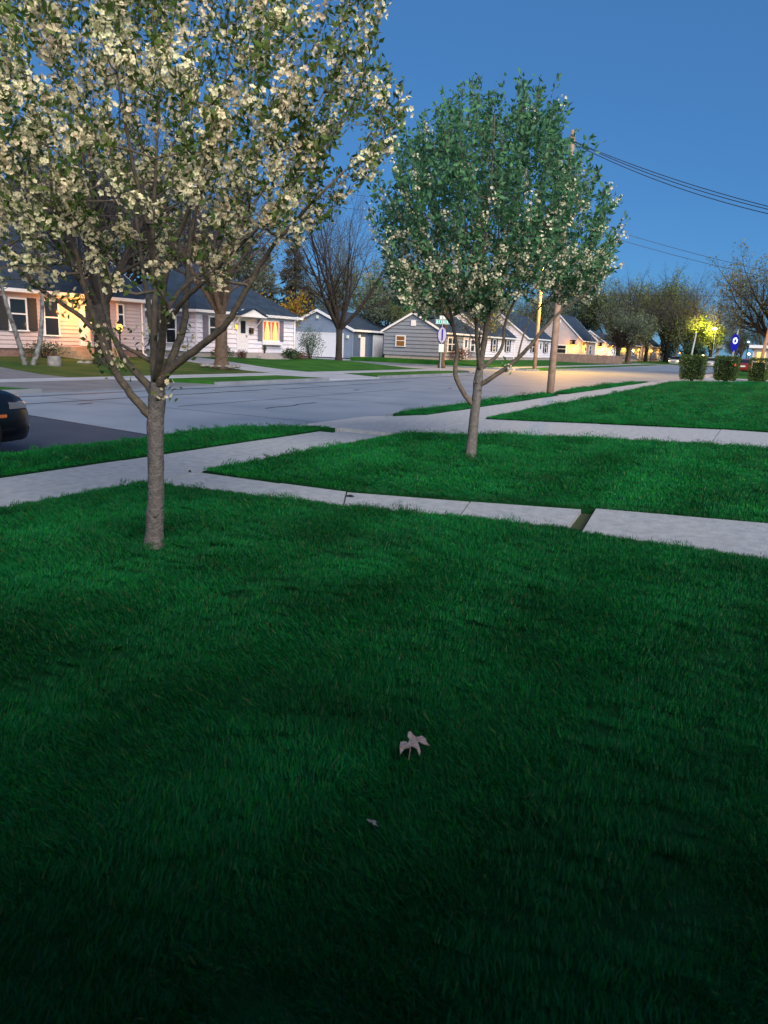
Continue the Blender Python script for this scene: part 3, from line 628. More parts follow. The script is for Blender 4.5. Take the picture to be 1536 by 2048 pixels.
# --- grey-blue house on the far corner
H3, rf = house('gabled_cottage', 'grey blue clapboard house whose gable stands behind the street name sign', 68.1, 78.0, 30.5, 36.9, 0.30, 2.92, 4.62, M['siding_grey'], M['block'], h=.36)
window(H3, 'left', 68.1, 34.5, 35.6, 1.5, 2.55, pane=M['e_dimroom'], fr=.1)
window(H3, 'front', 30.5, 69.1, 71.2, 1.15, 2.55, mull=True, fr=.12)
window(H3, 'front', 30.5, 75.0, 76.2, 1.25, 2.5, fr=.12)
door(H3, 'front', 30.5, 73.2, 74.2, 0.5, 2.5)
settle(H3)
specs = [
 ('white_cottage', 'small white cottage with a white gable rake, second house past the side street', 79.4, 89.2, 30.5, 37.5, .3, 2.95, 5.6, 'siding_white', [(81.6, 82.7), (86.2, 87.2)], 84.2, 'shut_dark', None),
 ('white_cottage', 'white cottage with a blue grey roof right behind the yellow lit pole', 94.0, 104.8, 30.5, 38.0, .3, 3.1, 5.9, 'siding_white', [(96, 97.2), (101.5, 102.6)], 99.2, 'shut_dark', None),
 ('tall_gabled_house', 'tall pale house with a steep gable and glowing yellow porch, left of the street tree', 119.5, 128.5, 30.0, 37.5, .3, 3.4, 7.0, 'siding_pink', [(124.5, 126)], 121.4, None, 1),
 ('white_cottage', 'low pale cottage with a bright orange porch, right of the big street tree', 138.0, 147.0, 30.0, 36.5, .3, 3.0, 5.2, 'siding_white', [(143, 144.3)], 140.4, None, 1),
 ('blue_cottage', 'blue gabled cottage with white framed windows and an orange lamp, far along the street', 156.0, 167.0, 29.5, 37.0, .3, 3.3, 5.8, 'siding_blue', [(158, 160.2)], 164.5, None, 1),
 ('blue_cottage', 'farthest blue cottage, half hidden by the dark street trees', 178.0, 190.0, 29.0, 36.5, .3, 3.4, 6.2, 'siding_slate', [(181, 184)], 186.6, None, 1),
]
for nm, lab, x0, x1, y0, y1, zb, ev, rg, wl, wins, dx, sh, lit in specs:
    h_, _ = house(nm, lab, x0, x1, y0, y1, zb, ev, rg, M[wl], h=.3, group='houses along the far side of the street')
    for a, b in wins: window(h_, 'front', y0, a, b, zb + 1.0, zb + 2.35, shut=M[sh] if sh else None, fr=.11)
    window(h_, 'left', x0, y0 + 2.2, y0 + 4.2, zb + 1.0, zb + 2.3, fr=.14, pane=M['e_dimroom'] if nm == 'blue_cottage' else None)
    door(h_, 'front', y0, dx, dx + .95, zb + .3, zb + 2.35)
    if lit:
        lantern(h_, 'front', y0, dx - .5, zb + 2.1, 240, col=(1, .42, .03), size=3.4)
        lantern(h_, 'left', x0, y0 + 1.2, zb + 2.2, 260, col=(1, .42, .03), size=4.0)
    settle(h_)

# ------------------------------------------------------------------ the two blossom trees on the lawn
def inpoly(x, y, P):
    c = False; n = len(P); j = n - 1
    for i in range(n):
        if ((P[i][1] > y) != (P[j][1] > y)) and x < (P[j][0] - P[i][0]) * (y - P[i][1]) / (P[j][1] - P[i][1]) + P[i][0]: c = not c
        j = i
    return c

def smooth_path(P, Rr, sub=4):
    out, rr = [], []; n = len(P)
    for i in range(n - 1):
        p0, p1, p2, p3 = P[max(i - 1, 0)], P[i], P[i + 1], P[min(i + 2, n - 1)]
        for k in range(sub):
            t = k / sub
            out.append(0.5 * ((2 * p1) + (p2 - p0) * t + (2 * p0 - 5 * p1 + 4 * p2 - p3) * t * t + (3 * p1 - p0 - 3 * p2 + p3) * t ** 3)); rr.append(Rr[i] * (1 - t) + Rr[i + 1] * t)
    out.append(P[-1]); rr.append(Rr[-1]); return out, rr

def blossom_tree(label, D, base, trunk, limbs, poly, cen, half, depth_half, n_att, seed, leafm, flowm, wt, n_leaf, fl_prob, leaf_sz, fl_sz, shoot, extra=()):
    rng = np.random.default_rng(seed); rd = random.Random(seed)
    root = thing('blossom_tree', label, 'tree', base, group='blossoming trees on the front lawns')
    tb = MB(); lb = MB(); nodes = []; nrad = []
    P = [at_d(u, v, D + d) for u, v, d, r in trunk]; P[0].z = base[2] - .03
    pts, rr = smooth_path(P, [t[3] for t in trunk], 5); n = 16
    vs0 = len(tb.v); tb.tube(pts, rr, n)
    for i in range(vs0, len(tb.v)):       # slight knots and out-of-round
        x, y, z = tb.v[i]; k = (i - vs0) // n
        c = pts[min(k, len(pts) - 1)]; s = 1 + .05 * math.sin(z * 9 + x * 40) + .03 * math.sin(z * 31 + y * 60) + rd.uniform(-.02, .02)
        tb.v[i] = (c.x + (x - c.x) * s, c.y + (y - c.y) * s, z)
    for k in range(5):
        q = rd.randrange(len(pts) // 3, len(pts)); a = rd.uniform(0, 6.28); c = pts[q]; rr_ = rr[q]
        tb.tube([c + Vector((math.cos(a), math.sin(a), 0)) * rr_ * .8, c + Vector((math.cos(a), math.sin(a), .15)) * rr_ * 1.12], [rr_ * .35, rr_ * .2], 8)
    tb.build('trunk', M['bark'], root, True)
    for L in limbs:
        P = [at_d(u, v, D + d) for u, v, d, r in L]
        pts, rr = smooth_path(P, [t[3] for t in L], 5)
        wv = [Vector((rd.uniform(-1, 1), rd.uniform(-1, 1), rd.uniform(-.4, .4))) * min(.005, r * .3) for r in rr]; wv[0] = Vector((0, 0, 0))
        pts = [p + w_ for p, w_ in zip(pts, wv)]
        lb.tube(pts, rr, 8)
        for p, r in zip(pts[3:], rr[3:]): nodes.append(np.array(p)); nrad.append(r)
    # attractors in the crown volume
    att = []
    while len(att) < n_att:
        u = rd.uniform(min(p[0] for p in poly), max(p[0] for p in poly)); v = rd.uniform(min(p[1] for p in poly), max(p[1] for p in poly))
        if not inpoly(u, v, poly) or rd.random() > wt(u, v): continue
        q = 1 - min(1, ((u - cen[0]) / half[0]) ** 2 + ((v - cen[1]) / half[1]) ** 2) * .75
        att.append(np.array(at_d(u, v, D + rd.uniform(-1, 1) * depth_half * math.sqrt(max(q, .1)))))
    N = np.array(nodes); NR = np.array(nrad)
    d0 = [np.min(np.linalg.norm(N - a, axis=1)) for a in att]
    att = [a for _, a in sorted(zip(d0, att), key=lambda t: t[0])]
    LP, LD, FC, FN = [], [], [], []
    ctr = np.array(at_d(cen[0], cen[1] + half[1] * .6, D))
    for a in att:
        dv = a - N; dist = np.linalg.norm(dv, axis=1) + np.maximum(0, -dv[:, 2]) * 1.2
        j = int(np.argmin(dist)); p0 = N[j]; r0 = min(NR[j] * .7, .012); dd = a - p0; Ln = np.linalg.norm(dd)
        if Ln < .05: continue
        k = max(2, int(Ln / .12)); side = rng.normal(size=3) * .06 * Ln
        path = [p0 + dd * (i / k) + side * math.sin(math.pi * i / k) - np.array([0, 0, .10 * Ln]) * math.sin(math.pi * i / k) for i in range(k + 1)]
        out = a - ctr; out = out / (np.linalg.norm(out) + 1e-6); sd_ = out * .50 + np.array([0, 0, .9]) + rng.normal(size=3) * .16; sd_ /= np.linalg.norm(sd_)
        sl_ = shoot * rd.uniform(.6, 1.25); tip = [a + sd_ * sl_ * t + rng.normal(size=3) * .01 for t in (.35, .7, 1)]
        full = path + tip; rad = [max(.0022, r0 * (1 - .78 * i / (len(full) - 1))) for i in range(len(full))]
        lb.tube([Vector(p) for p in full], rad, 5, caps=False)
        N = np.vstack([N] + [np.array(path[1:])]); NR = np.concatenate([NR, rad[1:len(path)]])
        # leaves along the outer part, flower clusters at nodes
        seg = np.array(full); cut = max(1, int(len(path) * .35)); seg = seg[cut:]
        m = int(n_leaf * rd.uniform(.7, 1.3) * (len(seg) / 6) ** .6)
        tt = rng.random(m) * (len(seg) - 1.001); ii = tt.astype(int); ff = (tt - ii)[:, None]
        pp = seg[ii] * (1 - ff) + seg[ii + 1] * ff + rng.normal(size=(m, 3)) * .022
        LP.append(pp); LD.append((seg[ii + 1] - seg[ii]) / (np.linalg.norm(seg[ii + 1] - seg[ii], axis=1)[:, None] + 1e-6) * .5 + rng.normal(size=(m, 3)) * .5)
        u, v, _ = proj(a)
        for q in range(len(seg)):
            if rd.random() < fl_prob(u, v):
                c = seg[q] + rng.normal(size=3) * .02; nf = rd.randint(9, 24)
                dr = rng.normal(size=(nf, 3)); dr[:, 2] += .3; dr /= np.linalg.norm(dr, axis=1)[:, None]
                FC.append(c + dr * (.030 + .034 * rng.random((nf, 1))) + (seg[q] - seg[max(q - 1, 0)]) * (rng.random((nf, 1)) - .5) * .9); FN.append(dr)
    for (u, v, d) in extra:
        c = np.array(at_d(u, v, D + d)); nf = 9
        dr = rng.normal(size=(nf, 3)); dr /= np.linalg.norm(dr, axis=1)[:, None]; FC.append(c + dr * .055); FN.append(dr)
        m = 9; LP.append(c + rng.normal(size=(m, 3)) * .05); LD.append(rng.normal(size=(m, 3)))
    lb.build('limbs', M['limb'], root, True)
    leaves('leaves', np.concatenate(LP), leaf_sz, leafm, root, rng, aspect=.5, dirs=np.concatenate(LD))
    blossoms('blossoms', np.concatenate(FC), np.concatenate(FN), fl_sz, flowm, root, rng)
    settle(root)
    return root

b1 = at_z(308, 1092, .02); D1 = b1.dot(HD); b2 = at_z(941, 915, .02); D2 = b2.dot(HD)
T1 = [(309, 1098, 0, .098), (309, 1085, 0, .080), (310, 1062, 0, .066), (311, 1000, 0, .060), (312, 910, 0, .057), (311, 850, 0, .060), (313, 800, 0, .060), (315, 765, 0, .05)]
L1 = [
 [(308, 838, 0, .036), (285, 815, -.03, .031), (245, 765, -.1, .027), (205, 690, -.2, .023), (178, 610, -.3, .018), (150, 500, -.4, .014), (110, 380, -.5, .009), (90, 250, -.55, .005)],
 [(192, 662, -.23, .018), (150, 625, -.26, .016), (70, 570, -.3, .013), (10, 495, -.35, .009), (-60, 400, -.4, .005)],
 [(308, 792, 0, .032), (295, 770, .05, .029), (262, 735, .15, .025), (235, 690, .3, .022), (215, 640, .4, .018), (195, 540, .6, .013), (175, 400, .8, .009), (150, 200, .9, .005)],
 [(311, 790, 0, .030), (308, 700, .02, .026), (310, 600, .1, .021), (305, 480, .15, .015), (312, 330, .1, .010), (322, 120, .1, .005)],
 [(316, 785, 0, .032), (323, 690, -.1, .027), (324, 600, -.2, .022), (345, 500, -.3, .017), (385, 400, -.45, .012), (430, 250, -.6, .008), (470, 50, -.7, .004)],
 [(318, 780, 0, .032), (345, 715, .1, .029), (368, 650, .2, .025), (375, 560, .3, .020), (385, 450, .4, .015), (420, 330, .5, .010), (470, 150, .6, .005)],
 [(318, 770, -.02, .032), (345, 735, -.1, .029), (400, 693, -.2, .025), (455, 645, -.35, .022), (490, 585, -.45, .018), (540, 500, -.55, .014), (610, 420, -.65, .010), (690, 340, -.7, .005)],
 [(328, 660, -.12, .021), (360, 608, -.3, .018), (410, 560, -.4, .015), (470, 500, -.5, .012), (540, 430, -.6, .009), (640, 300, -.7, .006), (730, 170, -.75, .004)],
 [(324, 640, -.15, .020), (365, 575, .1, .017), (435, 520, .3, .014), (485, 440, .5, .012), (560, 330, .7, .009), (650, 180, .8, .006), (730, 20, .8, .003)],
 [(312, 775, 0, .028), (302, 650, .4, .022), (280, 500, .9, .016), (260, 300, 1.2, .010), (240, 100, 1.4, .005)],
 [(311, 765, 0, .026), (328, 640, -.4, .020), (300, 480, -.8, .015), (260, 300, -1.1, .009), (230, 120, -1.2, .005)],
 [(225, 715, .2, .016), (160, 560, .9, .012), (90, 400, 1.2, .008), (30, 200, 1.3, .004)],
 [(300, 722, .05, .016), (262, 700, .08, .013), (243, 690, .1, .012)],
]
P1 = [(-160, -260), (560, -260), (575, 20), (600, 75), (655, 95), (690, 30), (715, -160), (790, -140), (772, 40), (728, 110), (785, 165), (780, 300), (745, 360), (690, 400), (650, 450), (560, 500), (500, 545), (400, 590), (330, 640), (250, 640), (190, 600), (120, 600), (40, 570), (-60, 560), (-160, 400)]
def w1(u, v): return 1.0 if v < 400 else (.78 if v < 480 else (.45 if v < 540 else .28))
def f1(u, v): return (.46 if v > 300 else (.36 if v > 150 else .28)) if u < 600 else .15
blossom_tree('young white blossoming tree nearest the camera, its bare forked trunk in front of the sidewalk', D1, (b1.x, b1.y, .02), T1, L1, P1, (330, 170), (520, 480), 1.55, 800, 11,
             M['leaf1'], M['blossom'], w1, 30, f1, (.030, .062), (.0125, .0195), .26,
             extra=[(215, 712, -.1), (225, 728, -.1), (238, 722, -.15), (200, 655, -.25), (212, 665, -.2), (190, 668, -.2), (330, 768, -.08), (328, 785, -.08), (285, 665, .1), (300, 690, .1), (365, 690, .2), (370, 672, .2), (165, 590, -.3), (150, 600, -.3), (62, 555, -.3), (75, 570, -.3), (112, 588, -.3), (195, 700, -.25), (118, 610, -.3), (45, 520, -.3)])

T2 = [(941, 917, 0, .105), (942, 900, 0, .078), (946, 860, 0, .068), (952, 805, 0, .066), (956, 765, 0, .062), (960, 735, 0, .05)]
L2 = [
 [(947, 810, 0, .042), (930, 790, 0, .036), (913, 758, 0, .034), (911, 735, 0, .032), (914, 700, 0, .028), (906, 650, -.1, .023), (893, 590, -.2, .017), (865, 510, -.4, .012), (825, 410, -.6, .008), (800, 330, -.6, .004)],
 [(957, 772, 0, .036), (985, 754, -.1, .032), (1030, 722, -.2, .028), (1060, 692, -.3, .025), (1090, 655, -.35, .021), (1125, 620, -.4, .016), (1170, 588, -.5, .010), (1220, 540, -.5, .005)],
 [(958, 750, 0, .045), (968, 690, 0, .040), (975, 640, 0, .035), (985, 580, .1, .027), (1005, 500, .2, .020), (1030, 400, .2, .013), (1050, 250, .2, .006), (1060, 170, .2, .003)],
 [(973, 650, 0, .028), (960, 600, .2, .024), (940, 500, .4, .018), (920, 380, .5, .011), (900, 230, .5, .005)],
 [(966, 735, 0, .026), (1003, 698, .2, .023), (1012, 640, .4, .020), (1050, 560, .6, .015), (1100, 460, .7, .010), (1150, 330, .7, .005)],
 [(960, 745, 0, .028), (952, 660, -.4, .023), (960, 550, -.8, .017), (980, 400, -1.1, .011), (990, 230, -1.1, .005)],
 [(976, 622, 0, .022), (1020, 560, -.3, .018), (1080, 480, -.5, .014), (1150, 400, -.6, .009), (1200, 340, -.6, .005)],
 [(907, 655, -.1, .018), (880, 620, .1, .014), (840, 600, .2, .010), (800, 590, .2, .005)],
 [(965, 690, 0, .022), (975, 600, .6, .018), (960, 470, 1.1, .012), (970, 300, 1.2, .006)],
 [(1035, 718, -.2, .014), (1060, 640, .1, .011), (1130, 560, .3, .008), (1210, 470, .4, .004)],
]
P2 = [(872, 262), (900, 225), (935, 250), (960, 232), (1000, 250), (1030, 215), (1062, 235), (1100, 248), (1130, 300), (1140, 350), (1166, 375), (1180, 415), (1205, 440), (1216, 490), (1214, 520), (1200, 560), (1180, 600), (1120, 608), (1040, 600), (960, 640), (900, 625), (850, 635), (785, 605), (795, 560), (768, 520), (778, 450), (800, 400), (795, 340), (830, 300)]
def w2(u, v): return .8 if v < 520 else 1.0
def f2(u, v): return .60 if v > 545 else (.26 if v > 470 else (.08 if v > 380 else .02))
blossom_tree('smaller green crowned blossoming tree between the two walks, a side branch low on its trunk', D2, (b2.x, b2.y, .02), T2, L2, P2, (1000, 400), (250, 230), 1.7, 820, 23,
             M['leaf2'], M['blossom2'], w2, 40, f2, (.050, .095), (.014, .021), .50, extra=[(1018, 735, -.2)])

# ------------------------------------------------------------------ other trees
def rot_about(d, ang, rd):
    ax = d.orthogonal().normalized(); ax.rotate(Quaternion(d, rd.uniform(0, 2 * math.pi))); q = d.copy(); q.rotate(Quaternion(ax, ang)); return q
def grow(mbT, mbC, rd, p, d, L, r, lvl, maxl, tips, counts, trop, rmin=.0055):
    n = 5 if lvl < 2 else 3 if lvl < maxl else 2; pts = [p.copy()]; rr = [r]; dirs = [d.copy()]
    for i in range(n):
        d = (d + Vector((rd.gauss(0, 1), rd.gauss(0, 1), rd.gauss(0, 1))) * .11 + Vector((0, 0, trop))).normalized()
        p = p + d * (L / n); pts.append(p.copy()); rr.append(max(rmin, r * (1 - .72 * (i + 1) / n))); dirs.append(d.copy())
    (mbT if r > .045 else mbC).tube(pts, rr, 8 if r > .1 else 5 if r > .03 else 3, caps=False)
    if lvl >= maxl: tips += pts[1:]; return
    k = counts[lvl]
    for j in range(k):
        t = .22 + .76 * (j + rd.random()) / k; q = t * n; i = min(int(q), n - 1); f = q - i
        pp = pts[i].lerp(pts[i + 1], f); rc = (rr[i] * (1 - f) + rr[i + 1] * f) * rd.uniform(.45, .62)
        grow(mbT, mbC, rd, pp, rot_about(dirs[i + 1], R(rd.uniform(28, 52)), rd), L * rd.uniform(.42, .62) * (1.15 - .5 * t), max(rmin, rc), lvl + 1, maxl, tips, counts, trop)
    grow(mbT, mbC, rd, pts[-1], dirs[-1], L * .42, rr[-1], lvl + 1, maxl, tips, counts, trop)
def make_tree(name, label, cat, loc, H, fork, r0, nl, tilt, seed, bark, counts=(7, 6, 5), trop=.05, leaf=None, nleaf=0, lsz=(.1, .18), group=None, lean=(0, 0), twig=None, spread=.09, limb_k=.62):
    rd = random.Random(seed); rng = np.random.default_rng(seed); root = thing(name, label, cat, loc, rd.uniform(0, .3), group)
    a, c = MB(), MB(); tips = []
    ft = Vector((lean[0] * fork, lean[1] * fork, fork))
    a.tube([(0, 0, -.15), (0, 0, .02), (lean[0] * fork * .1, 0, .35), ft * .55, ft], [r0 * 1.55, r0 * 1.35, r0 * 1.06, r0 * .95, r0], 12)
    for i in range(nl):
        az = 2 * math.pi * (i + rd.uniform(-.3, .3)) / nl; tl = R(rd.uniform(*tilt)) if i else R(6)
        d = Vector((math.sin(tl) * math.cos(az), math.sin(tl) * math.sin(az), math.cos(tl)))
        grow(a, c, rd, ft - Vector((0, 0, rd.uniform(0.05, .25) * fork * .5)), d, (H - fork) * rd.uniform(.85, 1.1) * limb_k, r0 * rd.uniform(.45, .62), 0, len(counts), tips, counts, trop)
    a.build('trunk', bark, root, True)
    c.build('twigs', twig or M['twig'], root)
    if leaf:
        T = np.array(tips); ix = rng.integers(0, len(T), nleaf); leaves('crown', T[ix] + rng.normal(size=(nleaf, 3)) * spread, lsz, leaf, root, rng, aspect=.6)
    return root

sA = at_y(207, 712, 27.0)
make_tree('street_tree', 'big dark bare tree in front of the cream cottage, seen through the nearest blossoms', 'tree', (sA.x, 27.0, .25), 12.5, 2.6, .36, 9, (12, 40), 3, M['bark_dark'], counts=(8, 7, 6))
make_tree('street_tree', 'thick brown trunked bare tree ringed with stones beside the corner house drive', 'tree', (29.35, 25.0, .22), 12, 2.5, .31, 7, (14, 44), 5, M['bark_brown'], counts=(8, 7, 6))
make_tree('street_tree', 'vase shaped bare tree on the corner lawn before the blue garage', 'tree', (47.2, 29.3, .22), 12.3, 2.3, .24, 9, (10, 42), 8, M['bark_dark'], counts=(8, 6, 5), trop=.07, limb_k=.72)
br = thing('birch', 'slender white birch with two leaning stems on the cream cottage lawn', 'tree', (19.95, 27.0, .26))
for nm, pth, sd_ in ((0, [(0, 0, -.1), (-.25, 0, .9), (-.62, .1, 2.4), (-.9, .2, 4.2), (-1.0, .3, 6.2)], 1), (1, [(.28, 0, -.1), (.62, -.1, .9), (.95, 0, 2.6), (1.1, .1, 4.6), (1.2, .2, 6.8)], 2)):
    a, c = MB(), MB(); P = [Vector(p) for p in pth]; pts, rr = smooth_path(P, [.12, .095, .075, .05, .02], 4); a.tube(pts, rr, 10); a.build('stem', M['birch'], br, True)
    rd = random.Random(sd_); tips = []
    for q in range(8, len(pts)):
        for _ in range(2): grow(c, c, rd, pts[q], Vector((rd.uniform(-1, 1), rd.uniform(-1, 1), .5)).normalized(), 1.2, .016, 1, 3, tips, (3, 4, 4), -.03)
    c.build('twigs', M['twig'], br)
# stump, stones
m = MB(); m.lathe([(.30, -.1), (.27, .1), (.255, .34), (.25, .36)], (0, 0, 0), 20); t = m.build('tree_stump', M['stone'], None, True, (21.05, 26.7, .26)); tag(t, 'grey sawn log stump at the foot of the birch', 'stump')
rd = random.Random(3)
for i in range(12):
    a = i * .524 + rd.uniform(-.1, .1); r = rd.uniform(.75, .95); m = MB(); s = rd.uniform(.11, .19)
    m.lathe([(s * .5, -s * .3), (s, 0), (s * .9, s * .35), (s * .4, s * .55)], (0, 0, 0), 8)
    o = m.build('edging_stone', M['stone'], None, False, (29.35 + r * math.cos(a), 25.0 + r * math.sin(a), .24)); o.rotation_euler = (rd.uniform(-.2, .2), rd.uniform(-.2, .2), rd.uniform(0, 6)); o.scale = (1.2, .8, 1)
    tag(o, 'pale rough stone in the ring round the brown tree trunk', 'stone', 'stones ringing the brown tree')
dp = MB(); dp.tube([(20.2, 30.2, .62), (19.4, 29.0, .50), (19.2, 28.7, .46)], .07, 8); o = dp.build('downspout_extension', M['trim']); tag(o, 'white downspout pipe lying on the lawn by the cream cottage', 'pipe')
for i, (x, y) in enumerate(((23.1, 27.6), (23.35, 27.45), (23.6, 27.7))):
    m = MB(); m.lathe([(.10, -.05), (.17, .03), (.12, .1), (.03, .13)], (0, 0, 0), 8); o = m.build('garden_stone', M['stone'], None, False, (x, y, .27)); o.scale = (1.2, .8, 1)
    tag(o, 'small grey stone on the grass below the wooden steps', 'stone', 'stones below the cottage steps')

# background trees: prototypes placed once, then copied
BG = {}
BG['bare'] = make_tree('bare_tree', 'tall bare tree at the far end of the street, right of the yellow lit tree', 'tree', (205, 14, 0), 15, 3, .32, 8, (15, 50), 31, M['bark_dark'], counts=(8, 6, 6), group='trees behind the houses')
BG['green'] = make_tree('budding_tree', 'tall budding green tree behind the low white house', 'tree', (128, 52, 0), 15, 3, .3, 8, (15, 50), 32, M['bark_dark'], counts=(7, 6, 5), leaf=M['bud'], nleaf=8000, lsz=(.15, .28), spread=.3, group='trees behind the houses')
BG['dusk'] = make_tree('budding_tree', 'dusky blue green tree behind the garage roof', 'tree', (82, 62, 0), 11, 2.5, .28, 8, (15, 55), 33, M['bark_dark'], counts=(7, 6, 5), leaf=M['budblue'], nleaf=8000, lsz=(.14, .28), spread=.3, group='trees behind the houses')
BG['brown'] = make_tree('olive_tree', 'broad olive brown tree over the far blue houses', 'tree', (215, 36, 0), 15, 3, .34, 9, (15, 60), 34, M['bark_brown'], counts=(7, 6, 5), leaf=M['budbrown'], nleaf=6500, lsz=(.15, .28), spread=.35, group='trees behind the houses')
def conifer(loc, H, Rb, seed, label):
    rd = random.Random(seed); rng = np.random.default_rng(seed); root = thing('conifer', label, 'tree', loc, group='trees behind the houses')
    a = MB(); a.tube([(0, 0, -.1), (0, 0, H * .5), (0, 0, H)], [.26, .16, .02], 8); a.build('trunk', M['bark_dark'], root, True)
    P, Dd = [], []
    b = MB()
    for k in range(95):
        z = H * (.10 + .88 * (k / 95) ** .9); r = Rb * (1 - z / H) ** .75 * rd.uniform(.65, 1.1); az = rd.uniform(0, 6.28); e = Vector((math.cos(az), math.sin(az), 0))
        b.tube([(0, 0, z), tuple(e * r * .6 + Vector((0, 0, z - r * .10))), tuple(e * r + Vector((0, 0, z - r * .12)))], [.03, .02, .008], 3, caps=False)
        for j in range(int(70 * r / Rb) + 8):
            t = rd.uniform(.15, 1); p = e * r * t + Vector((-e.y, e.x, 0)) * rd.gauss(0, .22 * r * (1.1 - t) + .1) + Vector((0, 0, z - .12 * r * t + rd.gauss(0, .1))); P.append(p); Dd.append(e * .8 + Vector((0, 0, -.5)))
    b.build('branches', M['twig'], root)
    leaves('crown', np.array(P), (.25, .5), M['conifer'], root, rng, aspect=.35, dirs=np.array(Dd)); return root
BG['con'] = conifer((50.5, 46, .3), 10.5, 3.0, 41, 'dark shaggy conifer behind the corner house roof')
gt = make_tree('painted_lit_tree', 'low tree at the right end of the corner house, yellow lamp light painted into its leaves', 'tree', (47.7, 34.6, .2), 5.4, 1.4, .12, 6, (15, 50), 44, M['bark_brown'], counts=(6, 5, 4), leaf=M['painted_lamplight'], nleaf=1300, lsz=(.14, .28), spread=.22)
def near_right(u, Dist):
    d = ray(u, 700); k = Dist / d.dot(HD); return d.x * k, d.y * k
def spot(u, Y): d = ray(u, 690); return d.x * Y / d.y, Y
HGT = {k: max(v.co.z for c in o.children for v in c.data.vertices) for k, o in BG.items()}
used = set()
def put(k, u, vtop, D, rz, label, wide=1.0):
    P = at_d(u, vtop, D); s = P.z / HGT[k]; o = BG[k] if k not in used else dup(BG[k]); used.add(k)
    o.location = (P.x, P.y, 0); o.scale = (s * wide, s * wide, s); o.rotation_euler = (0, 0, rz); o['label'] = label
PL = [
 ('dusk', -40, 215, 52, .5, 'tall dusky tree at the left edge behind the cream cottage'),
 ('con', 45, 235, 54, 1.2, 'dark conifer left behind the cream cottage roof'),
 ('bare', 120, 290, 58, 1.5, 'bare tree behind the cream cottage ridge'),
 ('dusk', 215, 250, 60, 3.3, 'dusky tree behind the cream cottage chimney'),
 ('con', 300, 300, 62, .4, 'dark conifer between the cream cottage and the corner house'),
 ('bare', 385, 330, 66, .9, 'bare tree behind the corner house ridge'),
 ('dusk', 450, 400, 68, 2.1, 'dusky tree behind the right half of the corner house roof'),
 ('con', 528, 484, 98, 2.9, 'leftmost of the shaggy conifers over the corner house roof end'),
 ('con', 590, 462, 104, 4.2, 'tallest shaggy brown conifer over the corner house roof end'),
 ('brown', 645, 500, 110, .6, 'olive brown tree above the garage gable peak'),
 ('con', 672, 545, 112, 5.1, 'far dark conifer behind the garage roof'),
 ('green', 742, 478, 115, 2.9, 'green tree behind the bare vase shaped tree'),
 ('dusk', 776, 540, 84, .7, 'dusky tree just right of the garage roof end'),
 ('green', 832, 556, 80, 1.1, 'olive green tree rising over the grey gabled house'),
 ('green', 905, 575, 95, 4.4, 'green tree behind the grey gabled house ridge'),
 ('green', 965, 540, 100, 2.0, 'green tree behind the first white cottage'),
 ('brown', 1030, 575, 125, 3.0, 'olive tree behind the second white cottage'),
 ('dusk', 1085, 560, 150, 4.0, 'dusky tree behind the yellow lit pole'),
 ('dusk', 1160, 545, 165, 5.2, 'dusky tree behind the wooden fence'),
 ('brown', 1180, 585, 175, 1.0, 'olive tree behind the tall gabled house'),
 ('green', 1238, 520, 160, 3.7, 'tall budding tree behind the orange porch cottage'),
 ('bare', 1275, 520, 150, 2.6, 'bare tree between the two tall budding trees'),
 ('green', 1312, 528, 165, 5.5, 'tall budding tree left of the far bare trees'),
 ('dusk', 1352, 540, 172, 1.9, 'dusky tree rising over the far blue cottages'),
 ('bare', 1402, 520, 150, 4.4, 'bare tree behind the yellow lit tree'),
 ('bare', 1440, 560, 150, 3.1, 'bare tree far down the street, left of the sky gap'),
 ('bare', 1345, 512, 215, 2.7, 'tall bare tree behind the far blue cottage'),
 ('brown', 1385, 592, 165, 1.3, 'olive tree over the yellow lit tree'),
 ('brown', 1432, 632, 158, 4.1, 'low olive tree right of the far greenish lamp'),
 ('brown', 1492, 640, 150, 5.0, 'low olive tree right of the blue round sign'),
 ('dusk', 1475, 668, 170, 2.2, 'low dusky tree behind the blue round sign'),
 ('brown', 1540, 600, 130, .2, 'olive tree at the right edge behind the lit corner building'),
]
for q in PL: put(*q)
make_tree('bare_tree', 'large bare tree with sparse young leaves at the right edge behind the clipped bushes', 'tree', (*near_right(1556, 66), 0), 12.6, 3.0, .34, 11, (15, 65), 61, M['bark_dark'], counts=(9, 7, 6), leaf=M['budblue'], nleaf=9000, lsz=(.12, .24), spread=.25, limb_k=.58)
make_tree('roadside_tree', 'round brown trunked tree on the verge between the two orange porches', 'tree', (118, 24.0, .1), 10, 2.4, .36, 9, (15, 55), 62, M['bark_dark'], counts=(7, 6, 5), leaf=M['budblue'], nleaf=5000, lsz=(.15, .28), spread=.25)
make_tree('roadside_tree', 'low crowned olive tree before the blue cottage window', 'tree', (*spot(1260, 24.5), .1), 9, 2.6, .34, 8, (20, 60), 63, M['bark_brown'], counts=(7, 6, 5), leaf=M['budbrown'], nleaf=6500, lsz=(.2, .36), spread=.3)
make_tree('roadside_tree', 'young tree in leaf before the grey gable, left of the street name sign', 'tree', (63.2, 24.8, 0), 6.6, 1.5, .10, 7, (12, 40), 64, M['bark_dark'], counts=(6, 6, 5), leaf=M['bud'], nleaf=1600, lsz=(.10, .2), spread=.2)
x, y = spot(885, 25.6)
make_tree('roadside_tree', 'straight trunked tree behind the stop sign post', 'tree', (x, y, .05), 8.5, 3.2, .22, 7, (15, 45), 65, M['bark_brown'], counts=(6, 6, 5), leaf=M['bud'], nleaf=1500, lsz=(.12, .22), spread=.25)
x, y = near_right(1398, 150)
